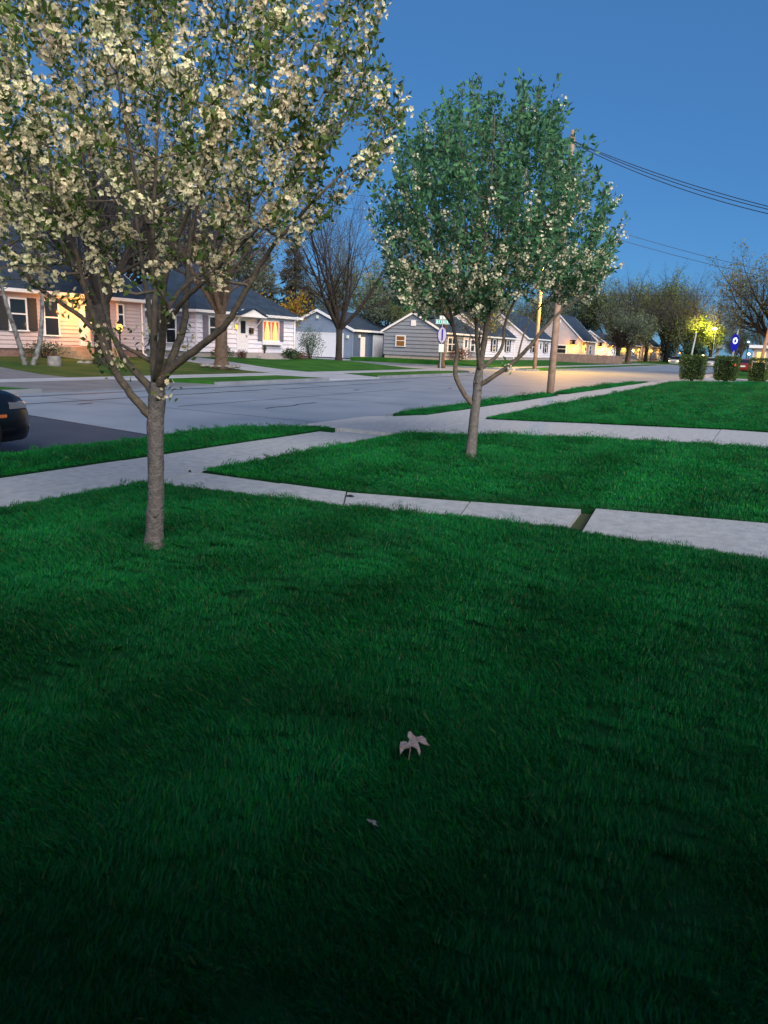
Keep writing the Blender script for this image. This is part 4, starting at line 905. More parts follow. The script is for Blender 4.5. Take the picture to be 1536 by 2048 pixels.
yt = make_tree('lamplit_tree', 'small tree glowing yellow under the far street lamp', 'tree', (x, y, 0), 9.6, 3.4, .22, 7, (20, 60), 66, M['bark_brown'], counts=(6, 5, 5), leaf=M['bud'], nleaf=7000, lsz=(.22, .42), spread=.35)
x, y = near_right(1352, 150)
make_tree('lamplit_tree', 'wider dim yellow tree left of the glowing one', 'tree', (x, y, 0), 9, 3, .2, 7, (25, 65), 67, M['bark_brown'], counts=(6, 5, 5), leaf=M['budbrown'], nleaf=6000, lsz=(.22, .42), spread=.35)

# ------------------------------------------------------------------ shrubs and clipped bushes
def shrub(name, label, loc, r, h, m, seed, n=900, sz=(.06, .11), stems=7, group=None, core=None, box=False):
    rng = np.random.default_rng(seed); rd = random.Random(seed); root = thing(name, label, 'shrub', loc, 0, group)
    s = MB()
    for i in range(stems):
        a = rd.uniform(0, 6.28); q = rd.uniform(.3, .9); s.tube([(0.04 * math.cos(a), .04 * math.sin(a), -.05), (r * q * .4 * math.cos(a), r * q * .4 * math.sin(a), h * .4), (r * q * math.cos(a), r * q * math.sin(a), h * .85)], [.025, .018, .006], 5)
    s.build('stems', M['bark_dark'], root)
    if box:
        P = rng.uniform(-1, 1, size=(n, 3)); ax = rng.integers(0, 3, n); sg = np.sign(P[np.arange(n), ax]); dep = rng.random(n) ** 2 * .22; P[np.arange(n), ax] = sg * (1 - dep)
        zz = P[:, 2:3] * .5 + .5; k = .80 + .2 * np.sqrt(np.clip(zz * 1.6, 0, 1)); k = k * (1 - .10 * np.clip((zz - .9) / .1, 0, 1))
        bul = 1 + .05 * np.sin(P[:, 0:1] * 3 + seed) * np.cos(P[:, 1:2] * 4)
        P = np.concatenate([P[:, :2] * r * k * bul, .12 * h + zz * h * .88 + rng.normal(size=(n, 1)) * .02], 1)
        c = MB(); c.box(-r * .62, r * .62, -r * .62, r * .62, .2 * h, h * .86); c.build('core', M['hedge_core'], root)
    else:
        d = rng.normal(size=(n, 3)); d /= np.linalg.norm(d, axis=1)[:, None]; rr = (rng.random(n) ** .45)[:, None]; lump = 1 + .18 * np.sin(d[:, 0:1] * 5 + seed) * np.cos(d[:, 1:2] * 6 + d[:, 2:3] * 4)
        P = d * rr * lump * np.array([r, r, h * .5]) + np.array([0, 0, h * .56])
    leaves('foliage', P, sz, m, root, rng, aspect=.55); return root
for i, (u, v, wpx, hpx, lab) in enumerate(((1383, 763, 50, 50, 'squarish clipped green bush at the lawn end, left one of three'), (1449, 765, 48, 50, 'squarish clipped green bush at the lawn end, middle one of three'), (1513, 767, 38, 48, 'narrower clipped bush with bare twigs at the lawn end, right one of three'))):
    P = at_z(u, v, .17); k = proj(P)[2] / FPX
    shrub('clipped_bush', lab, (P.x, P.y, .15), wpx * k / 2 * .93, hpx * k * 1.02, M['hedge'], 70 + i, 5200 if i < 2 else 3200, (.05, .10), 8, 'clipped bushes at the end of the lawn', box=True)
shrub('airy_shrub', 'pale airy leafy shrub at the right corner of the white house', (44.1, 29.7, .32), .95, 2.15, M['shrub'], 81, 1500, (.07, .14), 12)
shrub('evergreen_shrub', 'low dark spiky shrub beside the corner house steps', (41.2, 29.3, .32), .62, .75, M['shrub_dark'], 82, 700, (.08, .15))
shrub('rust_shrub', 'low rust tinged mound shrub under the lit window', (42.6, 29.6, .30), .70, .62, M['shrub_rust'], 83, 800, (.06, .1))
shrub('evergreen_shrub', 'dark low shrub at the corner house wall, left of its steps', (35.6, 30.2, .35), .75, .7, M['shrub_dark'], 84, 700, (.07, .13))
shrub('rust_shrub', 'reddish shrub at the stoop of the corner house', (37.0, 29.9, .35), .35, .6, M['shrub_rust'], 85, 300, (.06, .1))
shrub('evergreen_shrub', 'small potted evergreen on the stoop of the corner house', (39.6, 30.2, .76), .18, .5, M['shrub_dark'], 86, 250, (.04, .09))
shrub('evergreen_shrub', 'dark shrub by the wooden steps of the cream cottage', (22.9, 29.7, .38), 1.0, .8, M['shrub_dark'], 87, 800, (.06, .11))
shrub('brown_shrub', 'brown bare bush under the front window of the grey gabled house', (70.0, 29.4, .25), 1.2, 1.3, M['shrub_rust'], 88, 1200, (.08, .15))
x, y = near_right(1338, 175)
shrub('street_bush', 'tall dark green bush beside the far blue cottage', (x, y, 0), 2.4, 5.2, M['shrub_dark'], 89, 2200, (.25, .45))
x, y = near_right(1388, 140)
shrub('street_bush', 'dark rounded bush under the yellow lit tree', (x, y, 0), 2.2, 3.6, M['shrub_dark'], 90, 2000, (.25, .45))

# ------------------------------------------------------------------ poles, wires, lamps, signs
def pole(name, label, x, y, H, r, rz=0, arms=True, lean=(0, 0), mt=None, z=0):
    root = thing(name, label, 'utility pole', (x, y, z), rz, 'utility poles')
    p = MB(); p.tube([(0, 0, -.3), (lean[0] * .3, lean[1] * .3, H * .3), (lean[0], lean[1], H)], [r * 1.15, r, r * .72], 12); p.build('shaft', mt or M['pole'], root, True)
    if arms:
        pass
    if arms == 'cross':
        a = MB(); a.box(-.06 + lean[0], .06 + lean[0], -1.1 + lean[1], 1.1 + lean[1], H - .55, H - .43); a.build('crossarm', M['pole'], root)
        for q in (-1.0, -.35, .35, 1.0): i = MB(); i.lathe([(.02, 0), (.05, .05), (.03, .09), (.05, .13), (.02, .18)], (lean[0], q + lean[1], H - .43), 8); i.build('insulator', M['metal'], root)
        m = MB(); m.box(-.07, .07, -.16, -.13, 2.3, 2.6); m.build('meter_plate', M['metal'], root)
    return root
pole('utility_pole', 'pinkish wooden utility pole at the near kerb, running up through the green blossoming tree', 28.05, 8.05, 9.1, .122, lean=(.02, -.05))
pole('utility_pole', 'yellow lit wooden utility pole on the far corner', 63.5, 19.75, 13.0, .15)
sx, sy = near_right(1521, 62); pole('utility_pole', 'grey leaning utility pole at the right edge', sx, sy, 9.0, .13, lean=(.55, -.95), mt=M['pole'])
for u, D_, H_, lab in ((1376, 150, 9.8, 'thin far pole left of the glowing yellow tree'), (1464, 120, 6.0, 'thin grey pole left of the blue round sign'), (1382, 135, 5.6, 'short far pole by the clipped bush')):
    x, y = near_right(u, D_); pole('utility_pole', lab, x, y, H_, .16, arms=False, lean=(.3, -.5), mt=M['postgrey'])
def wire(P, Q, sag, n=24, r=.012):
    P, Q = Vector(P), Vector(Q); return [P.lerp(Q, i / n) - Vector((0, 0, sag * 4 * (i / n) * (1 - i / n))) for i in range(n + 1)]
e1 = at_d(1700, 452, 22)
for i, (dz, s) in enumerate(((0, .30), (-.10, .34), (.02, .22))):
    m = MB(); m.tube(wire((28.07, 7.99, 8.75 + dz * .6), (e1.x, e1.y, e1.z + dz), s), .012, 5); tag(m.build('service_wire', M['wire']), 'black wire dropping right from the top of the pinkish pole', 'wire', 'wires from the pinkish pole')
e2 = at_d(1600, 556, 62)
for dz in (0, -.62):
    m = MB(); m.tube(wire((63.5, 19.7, 12.9 + dz), (e2.x, e2.y, e2.z + dz * .7), .35), .017, 5); tag(m.build('street_wire', M['wire']), 'thin wire from the far corner pole towards the right edge tree', 'wire', 'wires across the side street')
m = MB(); m.tube(wire((63.38, 60, 6.3), (63.38, -12, 6.1), .15), .018, 5); tag(m.build('cross_wire', M['wire']), 'low lamp lit cable crossing the street past the yellow lit pole', 'wire')
for dz in (0, .9):
    a, b = at_d(560, 395 - 30 * dz, 95), at_d(900, 432 - 34 * dz, 95); m = MB(); m.tube(wire(a, b, .4), .025, 4); tag(m.build('distant_wire', M['wire']), 'thin far wire in the sky gap between the two blossoming trees', 'wire', 'wires behind the bare vase shaped tree')
# street lamp on the far corner
sl_ = thing('street_lamp', 'lit street lamp on an arm from the yellow lit pole over the crossing', 'street lamp', (63.5, 19.6, 7.55))
m = MB(); m.tube([(0, 0, -.5), (0, -.5, .05), (0, -1.6, .25)], [.035, .035, .03], 8); m.build('arm', M['metal'], sl_, True)
m = MB(); m.loft([[(-.05, -1.5, .22), (.05, -1.5, .22), (.05, -1.5, .32), (-.05, -1.5, .32)], [(-.15, -1.75, .17), (.15, -1.75, .17), (.12, -1.75, .36), (-.12, -1.75, .36)], [(-.13, -2.2, .17), (.13, -2.2, .17), (.08, -2.2, .30), (-.08, -2.2, .30)]]); m.build('lamp_head', M['metal'], sl_)
m = MB(); m.lathe([(.03, -.14), (.14, -.07), (.17, 0)], (0, -1.97, .165), 12); m.build('lens', M['e_street'], sl_, True)
lamp('street_light', (0, -1.97, -.05), (1.0, .46, .02), 10500, .15, parent=sl_)
x, y = near_right(1426, 146)
s2 = thing('street_lamp', 'far greenish white street lamp above the glowing yellow tree', 'street lamp', (x, y, 0))
m = MB(); m.tube([(0, 0, -.2), (0, 0, 6.4), (.15, .2, 6.65)], [.07, .05, .04], 8); m.build('post', M['postgrey'], s2, True)
m = MB(); m.lathe([(.2, -.12), (.42, 0), (.35, .14), (.1, .22)], (.15, .2, 6.72), 12); m.build('lamp_head', M['e_green'], s2, True)
lamp('street_light', (.5, 1.6, 6.5), (1.0, .84, .14), 6500, .2, parent=s2)
# yard lamp of the cottage
P = at_y(241, 705, 27.5)
yl = thing('yard_lamp', 'black post lamp glowing amber on the cream cottage lawn', 'lamp post', (P.x, 27.5, .3))
m = MB(); m.tube([(0, 0, -.2), (0, 0, 1.35)], .035, 8); m.lathe([(.035, 1.3), (.09, 1.36), (.10, 1.42)], (0, 0, 0), 10); m.build('post', M['black'], yl)
m = MB(); m.lathe([(.08, 1.425), (.13, 1.5), (.14, 1.62), (.09, 1.74)], (0, 0, 0), 12); m.build('globe', M['e_warm'], yl, True)
m = MB(); m.lathe([(.16, 1.745), (.15, 1.77), (.02, 1.92)], (0, 0, 0), 10); m.build('cap', M['black'], yl)
lamp('yard_light', (-.15, -.25, 1.6), (1, .55, .15), 22, .08, parent=yl)

# street name and stop sign on one post
sg = thing('street_sign', 'grey post with a green street name blade over a lilac backed stop sign', 'sign', (46.7, 21.0, .0), 0)
m = MB(); m.tube([(0, 0, -.3), (.0, 0, 3.55)], .035, 8); m.build('post', M['postgrey'], sg)
HX = Vector((HD.y, -HD.x, 0))
def disc(mb, c, n, rx, rz, t, k=8, face=HD, off=0.0):
    c = Vector(c); a = [c + HX * math.cos(2 * math.pi * (i + .5) / k) * rx + Vector((0, 0, math.sin(2 * math.pi * (i + .5) / k) * rz)) for i in range(k)]
    mb.loft([[p + face * off for p in a], [p + face * (off + t) for p in a]])
m = MB(); disc(m, (0, 0, 2.32), 0, .34, .56, .012, 8, off=.05); m.build('stop_plate', M['violet'], sg)
m = MB(); disc(m, (0.03, 0, 2.32), 0, .27, .50, .008, 12, off=-.045)
m.build('plate_back', M['lilac'], sg)
m = MB(); p = HX * .03; m.tube([p + Vector((0, 0, 2.0)) - HD * .05, p + Vector((0, 0, 2.7)) - HD * .05], .045, 6); m.build('channel_post', M['violet'], sg)
m = MB(); c = Vector((0, 0, 1.5)) + HX * .0
m.add([c - HX * .17 + Vector((0, 0, -.28)) - HD * .06, c + HX * .17 + Vector((0, 0, -.28)) - HD * .06, c + HX * .17 + Vector((0, 0, .24)) - HD * .06, c - HX * .17 + Vector((0, 0, .24)) - HD * .06,
       c - HX * .17 + Vector((0, 0, -.28)) - HD * .045, c + HX * .17 + Vector((0, 0, -.28)) - HD * .045, c + HX * .17 + Vector((0, 0, .24)) - HD * .045, c - HX * .17 + Vector((0, 0, .24)) - HD * .045], [(0, 1, 2, 3), (7, 6, 5, 4), (0, 4, 5, 1), (1, 5, 6, 2), (2, 6, 7, 3), (3, 7, 4, 0)]); m.build('notice_plate', M['sign_white'], sg)
def blade(z0, z1, hw, name):
    m = MB(); a = [-HX * hw + Vector((0, 0, z0)), HX * hw + Vector((0, 0, z0)), HX * hw + Vector((0, 0, z1)), -HX * hw + Vector((0, 0, z1))]
    m.loft([[p - HD * .01 for p in a], [p + HD * .01 for p in a]]); b = m.build(name, M['green_sign'] if hw > .3 else M['sign_white'], sg)
    if hw > .3:
        q = MB(); rd = random.Random(2)
        for (s, e) in ((z0, z0 + .03), (z1 - .03, z1)): 
            a = [-HX * hw + Vector((0, 0, s)), HX * hw + Vector((0, 0, s)), HX * hw + Vector((0, 0, e)), -HX * hw + Vector((0, 0, e))]; q.loft([[p - HD * .016 for p in a], [p - HD * .011 for p in a]])
        q.build('border', M['sign_white'], b)
        for i, (ux, uw) in enumerate(((-.36, .10), (-.22, .06), (-.05, .07), (.07, .06), (.16, .06), (.31, .09))):
            w_ = MB(); a = [HX * (ux - uw / 2) + Vector((0, 0, z0 + .06)), HX * (ux + uw / 2) + Vector((0, 0, z0 + .06)), HX * (ux + uw / 2) + Vector((0, 0, z1 - .06)), HX * (ux - uw / 2) + Vector((0, 0, z1 - .06))]
            w_.loft([[p - HD * .0165 for p in a], [p - HD * .012 for p in a]]); w_.build('lettering', M['sign_white'], b)
blade(3.03, 3.31, .46, 'name_blade'); blade(3.34, 3.56, .2, 'cross_blade')

x, y = near_right(1468, 118)
bs = thing('round_sign', 'tall oval blue lit sign with a white disc, above the middle clipped bush', 'sign', (x, y, 0))
m = MB(); m.tube([(0, 0, -.2), (0, 0, 2.6)], .07, 8); m.build('post', M['postgrey'], bs)
m = MB(); disc(m, (0, 0, 3.75), 0, .60, 1.35, .12, 24); m.build('panel', M['e_blue'], bs)
m = MB(); disc(m, (0, 0, 4.1), 0, .36, .50, .02, 20, off=-.03); d_ = m.build('emblem', M['e_white'], bs)
m = MB(); disc(m, (.0, 0, 4.05), 0, .16, .26, .02, 16, off=-.055); m.build('emblem_core', M['e_blue'], d_)
x, y = near_right(1286, 120)
ms = thing('road_post', 'brown slim sign post by the far kerb before the blue cottage', 'sign post', (x, y, 0))
m = MB(); m.tube([(0, 0, -.2), (0, 0, 2.7)], .07, 6); m.build('post', M['bark_brown'], ms); m = MB(); m.box(-.03, .03, -.3, .3, 1.9, 2.5); m.build('plate', M['pole'], ms)

# picket fence in front of the far houses
fa, fb = at_z(1112, 725, .1), at_z(1243, 729, .0)
fa, fb = Vector((fa.x, fa.y, .1)), Vector((fb.x, fb.y, .05))
fn = thing('wooden_fence', 'low brown board fence along the lawn below the glowing porches', 'fence', fa)
d = (fb - fa); Lf = d.length; dn = d.normalized(); nn = Vector((-dn.y, dn.x, 0)); npst = 10
for i in range(npst + 1):
    p = dn * Lf * i / npst; m = MB(); m.box(p.x - .06, p.x + .06, p.y - .06, p.y + .06, -.3, 1.22); m.build('post', M['fence'], fn)
m = MB(); nb = 150
for i in range(nb):
    t = Lf * (i + .5) / nb; p = dn * t + nn * -.075; hw = Lf / nb * .42; tz = 1.12 + .02 * ((i * 7) % 3)
    a = [p - dn * hw + Vector((0, 0, .02)), p + dn * hw + Vector((0, 0, .02)), p + dn * hw + Vector((0, 0, tz)), p - dn * hw + Vector((0, 0, tz))]; m.loft([a, [q + nn * .02 for q in a]])
m.build('boards', M['fence'], fn)

# ------------------------------------------------------------------ cars
def car(label, x, y, rz, paint, tail=None, head=None, L=4.6, kind='parked_car', group=None):
    root = thing(kind, label, 'car', (x, y, -.115), rz, group); root.scale = (1, 1, 1.08)
    def ring(px, hw, zb, zm, zt, rt=.86):
        a = [(-hw * .90, zb), (-hw * .985, zb + .10), (-hw, zb + (zm - zb) * .5), (-hw * .995, zm), (-hw * .95, zm + (zt - zm) * .6), (-hw * rt, zt - .02), (-hw * .5, zt + .005)]
        a = a + [(-q[0], q[1]) for q in a[::-1]]; return [(px, q[0], q[1]) for q in a]
    st = [(-L, .70, .38, .62, .70), (-L + .06, .82, .26, .66, .92), (-L + .35, .89, .20, .70, 1.02), (-L + .9, .91, .19, .72, 1.04), (-3.0, .91, .18, .72, .98), (-1.9, .91, .18, .72, .96), (-1.35, .91, .18, .71, .95), (-.8, .90, .19, .68, .89), (-.40, .87, .19, .64, .83), (-.18, .80, .19, .58, .76), (-.05, .70, .20, .50, .66), (0, .56, .24, .42, .52)]
    b = MB(); b.loft([ring(*s) for s in st]); bo = b.build('body', paint, root, True)
    c = MB()
    def cr(px, hw, zb, zt): return [(px, -hw, zb), (px, -hw * .99, zb + (zt - zb) * .4), (px, -hw * .80, zt - .05), (px, -hw * .6, zt), (px, hw * .6, zt), (px, hw * .80, zt - .05), (px, hw * .99, zb + (zt - zb) * .4), (px, hw, zb)]
    c.loft([cr(-L + .42, .80, .95, 1.02), cr(-L + .95, .82, .95, 1.38), cr(-2.9, .83, .93, 1.46), cr(-2.3, .83, .92, 1.44), cr(-1.25, .80, .88, .95)]); c.build('windows', M['glass'], root, True)
    rf_ = MB(); rf_.loft([[(px, -hw, z), (px, hw, z), (px, hw * .95, z + .035), (px, -hw * .95, z + .035)] for px, hw, z in ((-L + .98, .56, 1.375), (-3.2, .60, 1.445), (-2.4, .60, 1.44), (-2.1, .57, 1.38))]); rf_.build('roof', paint, root)
    for wx in (-.92, -L + .95):
        for s in (-1, 1):
            w_ = thing('wheel', None, None, (wx, s * .80, .32)); w_.parent = root
            t = MB(); t.lathe([(.22, -.10), (.30, -.11), (.325, -.07), (.325, .07), (.30, .11), (.22, .10)], (0, 0, 0), 24)
            o = t.build('tyre', M['rubber'], w_, True); o.rotation_euler = (R(90), 0, 0)
            q = MB(); q.lathe([(.05, -.09), (.21, -.095), (.215, .0), (.21, .095), (.05, .09)], (0, 0, 0), 20)
            for k in range(5): a = k * 1.2566; q.tube([(.04 * math.cos(a), .04 * math.sin(a), s * -.10), (.20 * math.cos(a), .20 * math.sin(a), s * -.10)], .022, 5)
            o = q.build('rim', M['rim'], w_); o.rotation_euler = (R(90), 0, 0)
    for s in (-1, 1):
        h = MB(); h.loft([[(-.46, s * .80, .70), (-.46, s * .885, .68), (-.46, s * .88, .60), (-.46, s * .80, .62)], [(-.24, s * .64, .755), (-.20, s * .835, .66), (-.20, s * .84, .60), (-.22, s * .64, .60)], [(-.075, s * .52, .68), (-.085, s * .70, .65), (-.08, s * .71, .56), (-.07, s * .52, .57)]]); h.build('headlight', head or M['lampglass'], root)
        h = MB(); h.lathe([(.05, -.02), (.055, 0), (.03, .03)], (0, 0, 0), 10); o = h.build('fog_lamp', M['lampglass'], root); o.location = (-.055, s * .66, .36); o.rotation_euler = (0, R(80), 0)
        h = MB(); h.box(-L - .005, -L + .25, s * .84 - .05 if s > 0 else s * .84 - .03, s * .84 + .03 if s > 0 else s * .84 + .05, .70, .90); h.build('taillight', tail or M['amber'], root)
        h = MB(); h.box(-.62, -.52, s * .885 - .012, s * .885 + .012, .50, .54); h.build('side_marker', M['amber'], root)
        h = MB(); h.box(-1.62, -1.45, s * .95 - .09, s * .95 + .09, .93, 1.06); h.build('mirror', paint, root)
    g_ = MB(); g_.box(-.035, .012, -.34, .34, .40, .55); g_.build('grille', M['black'], root)
    p_ = MB(); p_.box(-L - .012, -L + .02, -.26, .26, .62, .76); p_.build('number_plate', M['sign_white'], root)
    return root
car('black car parked at the near kerb, only its nose inside the left edge', 6.95, 10.05, 0, M['carpaint'])
x, y = near_right(1490, 88)
car('dark red car with two glowing tail lights beyond the clipped bushes', x + 4.6, y, 0, M['carred'], tail=M['e_tail'], kind='moving_car')
x, y = near_right(1349, 140)
car('pale car with a lit lamp parked at the far kerb left of the clipped bushes', x, y, math.pi, M['carsilver'], head=M['e_head'], tail=M['e_tail'], kind='moving_car')
x, y = near_right(1420, 128)
car('pale car in shadow behind the gap between clipped bushes', x, y, math.pi, M['carsilver'])
# lit corner store at the far right
x, y = near_right(1560, 105)
st_ = thing('corner_store', 'cream lit corner building at the right edge behind the narrow bush', 'store', (x, y, 0))
m = MB(); m.box(-4, 4, -3, 3, 0, 2.9); m.build('wall', M['e_dimroom'] if False else M['siding_pink'], st_)
for k in range(4): m = MB(); m.box(-4.06, -4.004, -2.7 + k * 1.4, -1.6 + k * 1.4, .6, 2.4); m.build('window', M['e_room'], st_)
for k in range(5): m = MB(); m.box(-3.8 + k * 1.6, -2.7 + k * 1.6, 3.004, 3.06, .6, 2.4); m.build('window', M['e_room'], st_)
m = MB(); m.box(-4.6, 4.6, -3.6, 3.6, 2.902, 3.3); m.build('roof', M['trim'], st_)
x, y = near_right(1415, 165)
fc = thing('fuel_canopy', 'far lit canopy with a pale green glowing edge under the yellow lit tree', 'canopy', (x, y, 0))
m = MB(); m.box(-3, 3, -3, 3, 3.4, 4.0); m.build('canopy_roof', M['trim'], fc); m = MB(); m.box(-3.06, -3.004, -1.5, 2.5, 3.5, 3.95); m.build('light_strip', M['e_teal'], fc)
for sx in (-2, 2):
    for sy in (-2, 2): m = MB(); m.box(sx - .15, sx + .15, sy - .15, sy + .15, 0, 3.398); m.build('column', M['postgrey'], fc)
for (u, v, D_, e_, r_, lab) in ((1498, 708, 120, 'e_green', .22, 'small white far lamp above the tail lights'), (1523, 702, 110, 'e_warm', .26, 'orange far lamp near the right edge'), (1406, 712, 120, 'e_head', .30, 'bright cream far lamp above the left clipped bush'), (1360, 706, 160, 'e_warm', .3, 'orange far lamp left of the clipped bushes'), (1302, 702, 150, 'e_warm', .34, 'orange porch lamp at the end of the blue cottage'), (1497, 684, 110, 'e_white', .2, 'pale far lamp under the right edge tree')):
    P = at_d(u, v, D_); L_ = thing('distant_lamp', lab, 'lamp', (P.x, P.y, 0), group='lamps at the far end of the street')
    m = MB(); m.tube([(0, 0, -.2), (0, 0, P.z - r_ * .6)], .06, 6); m.build('post', M['black'], L_)
    m = MB(); m.lathe([(r_ * .3, -r_ * .7), (r_, -r_ * .2), (r_ * .9, r_ * .3), (r_ * .3, r_ * .7)], (0, 0, P.z), 10); m.build('lamp_shade', M[e_], L_, True)

# ------------------------------------------------------------------ the oak leaf and litter on the lawn
def oak_leaf(name, label, P, s, rz, tilt, seed):
    rd = random.Random(seed)
    raw = [(690, 535), (705, 530), (720, 545), (738, 557), (758, 543), (780, 532), (810, 545), (814, 568), (830, 590), (795, 583), (762, 586), (748, 600), (768, 640), (765, 662), (745, 635), (715, 622), (700, 627), (670, 632), (645, 662), (637, 630), (645, 595), (665, 585), (684, 592), (688, 604), (700, 582), (690, 560)]
    out = [((px_ - 733) / 190, (598 - py_) / 190 * 1.45 + .5) for px_, py_ in raw]
    zc = lambda x, y: -.30 * abs(x) ** 1.5 + .10 * math.sin(y * 5) + .06 * math.sin(x * 9 + y * 3)
    from mathutils.geometry import tessellate_polygon
    out = [(x + rd.uniform(-.012, .012), y + rd.uniform(-.012, .012)) for x, y in out]; v = [Vector((x, y, 0)) for x, y in out]
    m = MB(); m.add([(p.x * s, p.y * s, zc(p.x, p.y) * s) for p in v], [tuple(t) for t in tessellate_polygon([v])])
    m.tube([(-.12 * s, .42 * s, .04 * s), (-.14 * s, .15 * s, -.06 * s), (-.14 * s, .0, -.2 * s)], [.010 * s, .014 * s, .012 * s], 5)
    o = m.build(name, M['deadleaf'], None, False, P); o.rotation_euler = (R(tilt), R(8), rz); tag(o, label, 'leaf')
    sol = o.modifiers.new('thickness', 'SOLIDIFY'); sol.thickness = .0015; return o
P = at_z(828, 1512, .09); oak_leaf('oak_leaf', 'pale lobed dry oak leaf resting on the dark lawn', (P.x, P.y, .088), .112, R(-62) , 24, 4)
P = at_z(755, 1648, .06); oak_leaf('oak_leaf', 'small dull fragment of dry leaf sunk in the dark lawn, below the pale oak leaf', (P.x, P.y, .06), .035, R(40), 30, 6)
for i, (u, v, lab) in enumerate(((381, 944, 'dark curled leaf at the sidewalk joint by the first tree'), (700, 994, 'dark curled leaf on the front walk'))):
    P = at_z(u, v, .0); m = MB(); m.tube([(-.045, 0, .004), (-.015, .012, .012), (.02, 0, .010), (.05, .015, .004)], [.003, .012, .010, .002], 6); o = m.build('curled_leaf', M['bark_dark'], None, True, (P.x, P.y, .004)); o.rotation_euler = (0, 0, 1 + i); tag(o, lab, 'leaf')

# ------------------------------------------------------------------ grass: tufts scattered on the near lawns
def tuft(name, seed, rad, n, ln, wd, seg=3):
    rng = np.random.default_rng(seed); V, F = [], []
    for i in range(n):
        a = rng.random() * 6.283; r = rad * math.sqrt(rng.random()); x, y = r * math.cos(a), r * math.sin(a); h = ln * (.55 + .75 * rng.random()); az = rng.random() * 6.283; bend = h * (.15 + .55 * rng.random() ** 1.5)
        dx, dy = math.cos(az), math.sin(az); sx, sy = -dy, dx; b = len(V); w_ = wd * (.7 + .6 * rng.random())
        for k in range(seg):
            t = k / seg; q = bend * t * t; ww = w_ * (1 - t * .6) / 2; z = h * t * (1 - .15 * t)
            V += [(x + dx * q - sx * ww, y + dy * q - sy * ww, z), (x + dx * q + sx * ww, y + dy * q + sy * ww, z)]
        V.append((x + dx * bend, y + dy * bend, h * .85))
        for k in range(seg - 1): F.append((b + 2 * k, b + 2 * k + 1, b + 2 * k + 3, b + 2 * k + 2))
        F.append((b + 2 * seg - 2, b + 2 * seg - 1, b + 2 * seg))
    me = bpy.data.meshes.new(name); me.from_pydata(V, [], F); me.materials.append(M['grass']); return bpy.data.objects.new(name, me)

def scatter(name, pts, tilt, scl, objs):
    co = bpy.data.collections.new(name + '_tufts')
    for o in objs: co.objects.link(o)
    n = len(pts); me = bpy.data.meshes.new(name); me.vertices.add(n); me.vertices.foreach_set('co', np.asarray(pts, np.float32).ravel())
    rng = np.random.default_rng(9); rot = np.zeros((n, 3), np.float32)
    for i in range(n):
        q = Quaternion((0, 0, 1), float(rng.random() * 6.283)); t = Vector((0, 0, 1)).rotation_difference(Vector((tilt[i][0], tilt[i][1], 1)).normalized()); rot[i] = (t @ q).to_euler()
    at = me.attributes.new('rot', 'FLOAT_VECTOR', 'POINT'); at.data.foreach_set('vector', rot.ravel())
    at = me.attributes.new('scl', 'FLOAT', 'POINT'); at.data.foreach_set('value', np.asarray(scl, np.float32))
    me.materials.append(M['grass'])
    o = bpy.data.objects.new(name, me); COL.objects.link(o); o['kind'] = 'stuff'
    ng = bpy.data.node_groups.new(name, 'GeometryNodeTree'); ng.interface.new_socket('Geometry', in_out='INPUT', socket_type='NodeSocketGeometry'); ng.interface.new_socket('Geometry', in_out='OUTPUT', socket_type='NodeSocketGeometry')
    N = ng.nodes; gi, go = N.new('NodeGroupInput'), N.new('NodeGroupOutput'); ip = N.new('GeometryNodeInstanceOnPoints'); ci = N.new('GeometryNodeCollectionInfo')
    ci.inputs['Collection'].default_value = co; ci.inputs['Separate Children'].default_value = True; ci.inputs['Reset Children'].default_value = True; ip.inputs['Pick Instance'].default_value = True
    a1, a2 = N.new('GeometryNodeInputNamedAttribute'), N.new('GeometryNodeInputNamedAttribute'); a1.data_type = 'FLOAT_VECTOR'; a1.inputs['Name'].default_value = 'rot'; a2.data_type = 'FLOAT'; a2.inputs['Name'].default_value = 'scl'
    l = ng.links.new; l(gi.outputs[0], ip.inputs['Points']); l(ci.outputs[0], ip.inputs['Instance']); l(a1.outputs['Attribute'], ip.inputs['Rotation']); l(a2.outputs['Attribute'], ip.inputs['Scale']); l(ip.outputs[0], go.inputs[0])
    md = o.modifiers.new('scatter', 'NODES'); md.node_group = ng; return o

rngG = np.random.default_rng(77)
NEIGH = [(d_[0] + .02, d_[1]) for d_ in DB] + [(50.4, -14), (50.4, 0), (41.8, 6.03)]
AREAS = [LAWN_A, LAWN_B, NEIGH, STRIP1, STRIP2, STRIP3]
WALKS = [WA + WB[::-1], WA2 + WB2[::-1], DA + DB[::-1], [(-30, SW0), (50, SW0), (50, 7.38), (-30, 7.38)]]
def vis(x, y, mrg=260):
    u, v, k = proj((x, y, 0)); return k > .3 and -mrg < u < 1536 + mrg and v < 2048 + mrg * 1.3
def edge_info(X, Y, A):
    A = np.array(A, float); B = np.roll(A, -1, 0); ins = np.zeros(len(X), bool); dist = np.full(len(X), 9.0)
    for (ax, ay), (bx, by) in zip(A, B):
        c = ((ay > Y) != (by > Y)); 
        with np.errstate(divide='ignore', invalid='ignore'): ins ^= c & (X < (bx - ax) * (Y - ay) / (by - ay) + ax)
        L2 = (bx - ax) ** 2 + (by - ay) ** 2 + 1e-12; t = np.clip(((X - ax) * (bx - ax) + (Y - ay) * (by - ay)) / L2, 0, 1)
        dist = np.minimum(dist, np.hypot(X - ax - t * (bx - ax), Y - ay - t * (by - ay)))
    return ins, dist
